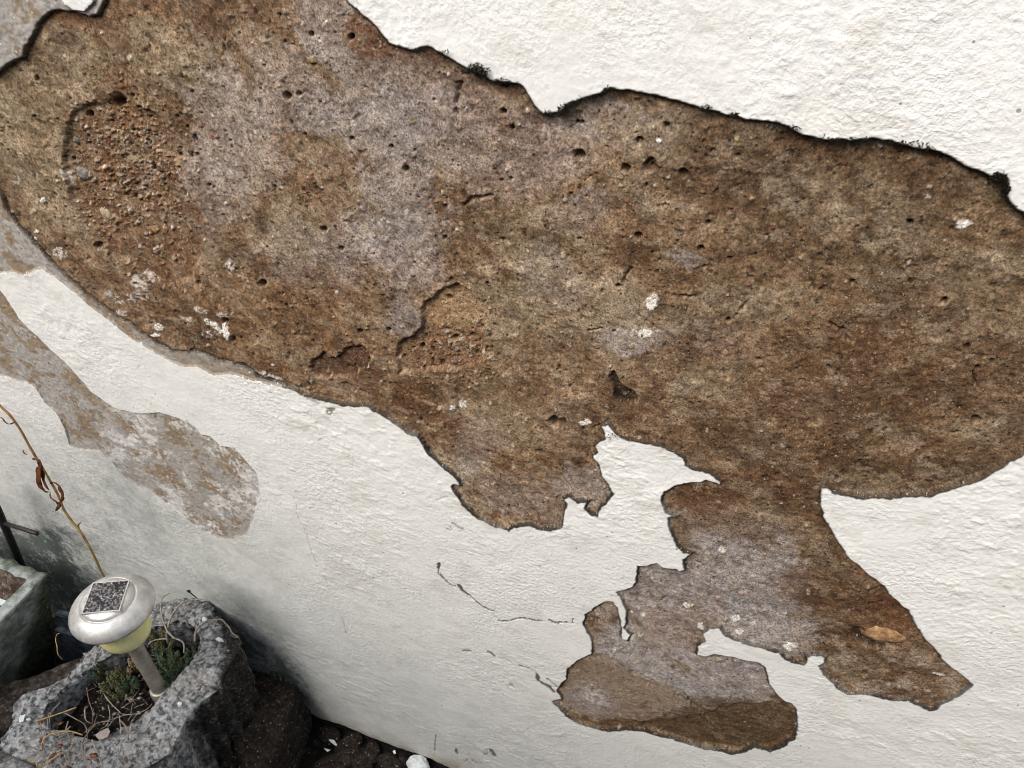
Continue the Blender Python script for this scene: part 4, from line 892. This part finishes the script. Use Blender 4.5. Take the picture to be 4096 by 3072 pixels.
for i, P in enumerate(STEMS):
    pts = [P3(x+sr.uniform(-3, 3), y, zrim(x, y)+.008*math.sin(j*1.3+i)+.003) for j, (x, y) in enumerate(P)]
    s = smooth_path(pts, 6); r = sr.choice([.0007, .0010, .0012]); m = MB()
    m.tube(s, [r*(1-.4*k2/len(s)) for k2 in range(len(s))], 6)
    m.build('stem', sr.choice([M_TWIG, M_TWIG, M_TWIG, simple('pink_twig_material_%d' % i, lin(108, 88, 78), lin(156, 132, 118))]), DP)
for P in [[(145,2885),(190,2870),(250,2850),(305,2830)],[(165,2990),(180,2950),(230,2930),(280,2925),(330,2940)],[(115,3040),(140,3045),(150,3070)],[(140,3080),(190,3050),(240,3015),(262,3005)]]:
    s = smooth_path([P3(x, y, zrim(x, y)+.010+.004*math.sin(j)) for j, (x, y) in enumerate(P)], 6)
    m = MB(); m.tube(s, [.0010]*len(s), 6); m.build('straw', M_STRAW, DP)
for (x, y, ang, L) in [(215,2985,20,.016),(190,3040,70,.014),(270,3060,-30,.016),(355,3015,0,.018),(225,2900,40,.012),(165,2950,-50,.010),(150,2885,0,.012),(300,3080,10,.016)]:
    m = MB(); p = P3(x, y, .334); a = math.radians(ang)
    m.leaf(p, Vector((math.cos(a), math.sin(a), .15)), Vector((0, .3, 1)), L, L*.28, .25); m.build('leaf', M_REDLEAF, DP)
# a dry grey leaf lying on the rim
m = MB(); p = P3(385, 2935, ZR+.006)
pts = [P3(x, y, ZR+.006+.002*math.sin(i*2)) for i, (x, y) in enumerate([(380,2940),(400,2925),(432,2910),(440,2925),(432,2945),(412,2955),(395,2958)])]
m.add(pts+[q-Vector((0, 0, .0012)) for q in pts], [tuple(range(7)), tuple(range(13, 6, -1))]+[(i, (i+1) % 7, 7+(i+1) % 7, 7+i) for i in range(7)])
o = m.build('fallen_leaf', simple('grey_leaf_material', lin(136, 126, 118), lin(160, 150, 142)), None, False, label='flat grey fallen leaf lying on the near rim of the planter', cat='leaf')
lm = MB()
for _ in range(420):                             # litter on the soil: straws, grit and leaf scraps
    x = sr.uniform(-.87, -.69); y = sr.uniform(-.27, -.06)
    if (Vector((x, y))-Vector((-.775, -.165))).length > .085: continue
    z = .288+.22*(x+.735)*(1 if x < -.735 else 0)-.55*max(0, y+.12)+.02*mn.fractal(Vector((x*26, y*26, 3)), .8, 2, 4)
    a = sr.uniform(0, 6.28); L = sr.uniform(.004, .022); d = Vector((math.cos(a), math.sin(a), sr.uniform(-.1, .5)))
    if sr.random() < .55: lm.tube([(x, y, z), Vector((x, y, z))+d*L*.5+Vector((0, 0, .001)), Vector((x, y, z))+d*L], [.0005]*3, 4)
    else: lm.leaf(Vector((x, y, z)), d, Vector((0, 0, 1)), L*.45, L*.14, .5)
lm.build('litter', M_TWIG, PLANT, kind='stuff')
# white paint flakes
def flake(pts, z, label, y=None):
    c3 = [P3(x, yy, z) if y is None else onwall(x, yy, y) for x, yy in pts]; n_ = len(c3)
    m_ = MB(); off = Vector((0, -.0004, -.0016)); m_.add([p+Vector((0, 0, .0008*math.sin(i*2.1))) for i, p in enumerate(c3)]+[p+off for p in c3], [tuple(range(n_)), tuple(range(2*n_-1, n_-1, -1))]+[(i, (i+1) % n_, n_+(i+1) % n_, n_+i) for i in range(n_)])
    return m_.build('paint_flake', M_FLAKE, None, False, label=label, cat='paint flake', group='fallen white paint flakes')
flake([(75,2880),(82,2862),(92,2860),(101,2855),(98,2870),(92,2884),(78,2888)], ZR+.007, 'white paint flake on the left lobe of the planter rim')
flake([(104,2876),(118,2872),(124,2876),(116,2882),(106,2880)], ZR+.007, 'tiny white flake right beside the bigger one on the left lobe')
flake([(808,2472),(818,2468),(828,2474),(824,2484),(810,2486)], ZR+.004, 'pale chip on the back rim of the planter under the root')
flake([(860,2556),(875,2548),(890,2556),(896,2566),(880,2566)], ZR+.008, 'white paint flake on the right rim of the planter')
flake([(710,2812),(716,2806),(728,2810),(724,2822),(712,2824)], ZR+.006, 'small white flake on the smooth grey rim near the lamp foot')
flake([(-10,2388),(10,2398),(40,2406),(34,2418),(0,2420),(-20,2412)], .322, 'white leaf-shaped flake lying in the mossy trough')
flake([(1300,2915),(1312,2925),(1322,2950),(1340,2965),(1352,2985),(1340,2980),(1322,2966),(1308,2950),(1302,2935)], .006, 'long ragged white flake in the black gap right of the dark block')
flake([(1392,2990),(1408,2988),(1420,2996),(1434,3000),(1432,3012),(1412,3010),(1398,3006)], .006, 'bluish white flake in the middle of the black gap')
flake([(1296,2992),(1306,2996),(1322,2998),(1310,3006)], .006, 'smallest white flake under the long ragged one')
flake([(1571,3004),(1580,3000),(1584,3012),(1576,3016)], .006, 'little white chip left of the white stone')
inx = onz(1672, 3062, .008)
stone('white_stone', (inx.x, inx.y, .010), Matrix.Identity(3), (.022, .016, .013), M_FLAKE, None, 2, label='round whitish stone at the foot of the wall, bottom edge', cat='stone')
for i, (px, py, r) in enumerate([(1340,2900,.018),(1420,2935,.022),(1500,2985,.018),(1560,3050,.020),(1370,3040,.026),(1450,3055,.022),(1620,3030,.010),(1310,3060,.02)]):
    p = onz(px, py, .0)
    stone('pebble', (p.x, min(p.y, -.012-r*.4), .0), Matrix.Rotation(i, 3, 'Z'), (r*1.3, r*.8, r*.55), M_DARKST, None, i*3.3,
          label=['dark cobble closest to the dark block, against the wall', 'wide dark cobble against the wall above the bluish flake', 'dark cobble against the wall right of the bluish flake', 'dark cobble left of the white stone', 'largest dark cobble beneath the long ragged flake', 'dark cobble at the bottom edge below the bluish flake', 'smallest dark cobble just above the white stone', 'dark cobble touching the near end of the dark block'][i], cat='cobble', group='dark cobbles at the foot of the wall')

# withered stem rising in front of the wall
b0 = onz(682, 2792, .290)
STM = empty('withered_stem', tuple(b0), label='tall thin withered stem with curled brown leaves in front of the wall', cat='dead plant')
yst = b0.y
path = [b0]+[onwall(x, y, max(yst, min(-.075, yst+(2792-y)*.00025))) for x, y in [(625,2690),(565,2575),(480,2420),(412,2300),(375,2222),(330,2140),(262,2050),(232,1980),(190,1905),(150,1840),(115,1780),(88,1730),(62,1690),(34,1655),(0,1622),(-60,1540),(-140,1430)]]
s = smooth_path(path, 5); m = MB()
m.tube(s, [.0021*(1-.35*i/len(s))*(1+.18*mn.noise(p*120)) for i, p in enumerate(s)], 8); m.build('stem', M_STEM, STM)
def curl(pts, wd):
    P = smooth_path([onwall(x, y, -.077+dy_) for x, y, dy_ in pts], 8); m_ = MB(); n_ = len(P); v = []; f = []
    for i, p in enumerate(P):
        tt = (P[min(i+1, n_-1)]-P[max(i-1, 0)]).normalized(); sd2 = tt.cross(Vector((.3*math.sin(i*.5), 1, .3))).normalized()
        w_ = wd*math.sin(math.pi*(i+.6)/(n_+.4))**.7; cup = Vector((0, -1, 0))*w_*.6
        v += [p-sd2*w_+cup, p, p+sd2*w_+cup, p-Vector((0, -.0006, 0))]
        if i: a, b = 4*(i-1), 4*i; f += [(a, a+1, b+1, b), (a+1, a+2, b+2, b+1), (a+2, a+3, b+3, b+2), (a+3, a, b, b+3)]
    m_.add(v, f); m_.build('leaf', M_REDLEAF, STM)
curl([(200,1935,0),(212,1928,-.004),(235,1940,-.008),(250,1965,-.008),(254,1990,-.004),(240,2012,0)], .0032)
curl([(200,1968,0),(205,1990,-.006),(225,2005,-.008),(240,2015,-.006),(232,2032,-.004),(222,2044,0)], .0030)
curl([(150,1840,0),(158,1870,-.006),(160,1905,-.008),(165,1940,-.006),(180,1960,-.002)], .0042)
curl([(148,1850,0),(172,1880,-.004),(178,1920,-.008),(196,1960,-.006)], .0034)
curl([(133,1840,0),(140,1832,-.006),(160,1842,-.008),(168,1870,-.008),(160,1885,0)], .0032)
curl([(155,1905,0),(158,1935,-.008),(178,1962,-.008),(200,1968,-.002)], .0030)
curl([(95,1800,0),(97,1812,-.004),(108,1818,-.002)], .0016)
curl([(0,1668,0),(12,1675,-.004),(24,1690,-.004),(35,1697,0)], .0016)
curl([(38,1697,0),(50,1692,-.004),(60,1688,-.003)], .0012)
curl([(318,2115,0),(314,2100,-.004),(326,2088,-.003)], .0010)

# black rod with a side peg
yr = -.045
ROD = empty('metal_rod', tuple(onwall(120, 2300, yr)), label='leaning black metal rod with a short side peg beside the trough', cat='rod')
m = MB(); m.tube([onwall(150, 2400, yr), onwall(88, 2265, yr), onwall(30, 2130, yr), onwall(0, 2060, yr), onwall(-60, 1930, yr)], [.0062]*5, 14); m.build('rod', M_ROD, ROD)
m = MB(); m.tube([onwall(22, 2094, yr-.003), onwall(80, 2112, yr-.012), onwall(148, 2134, yr-.022)], [.0036, .0036, .0037], 12); m.build('peg', M_PEG, ROD)
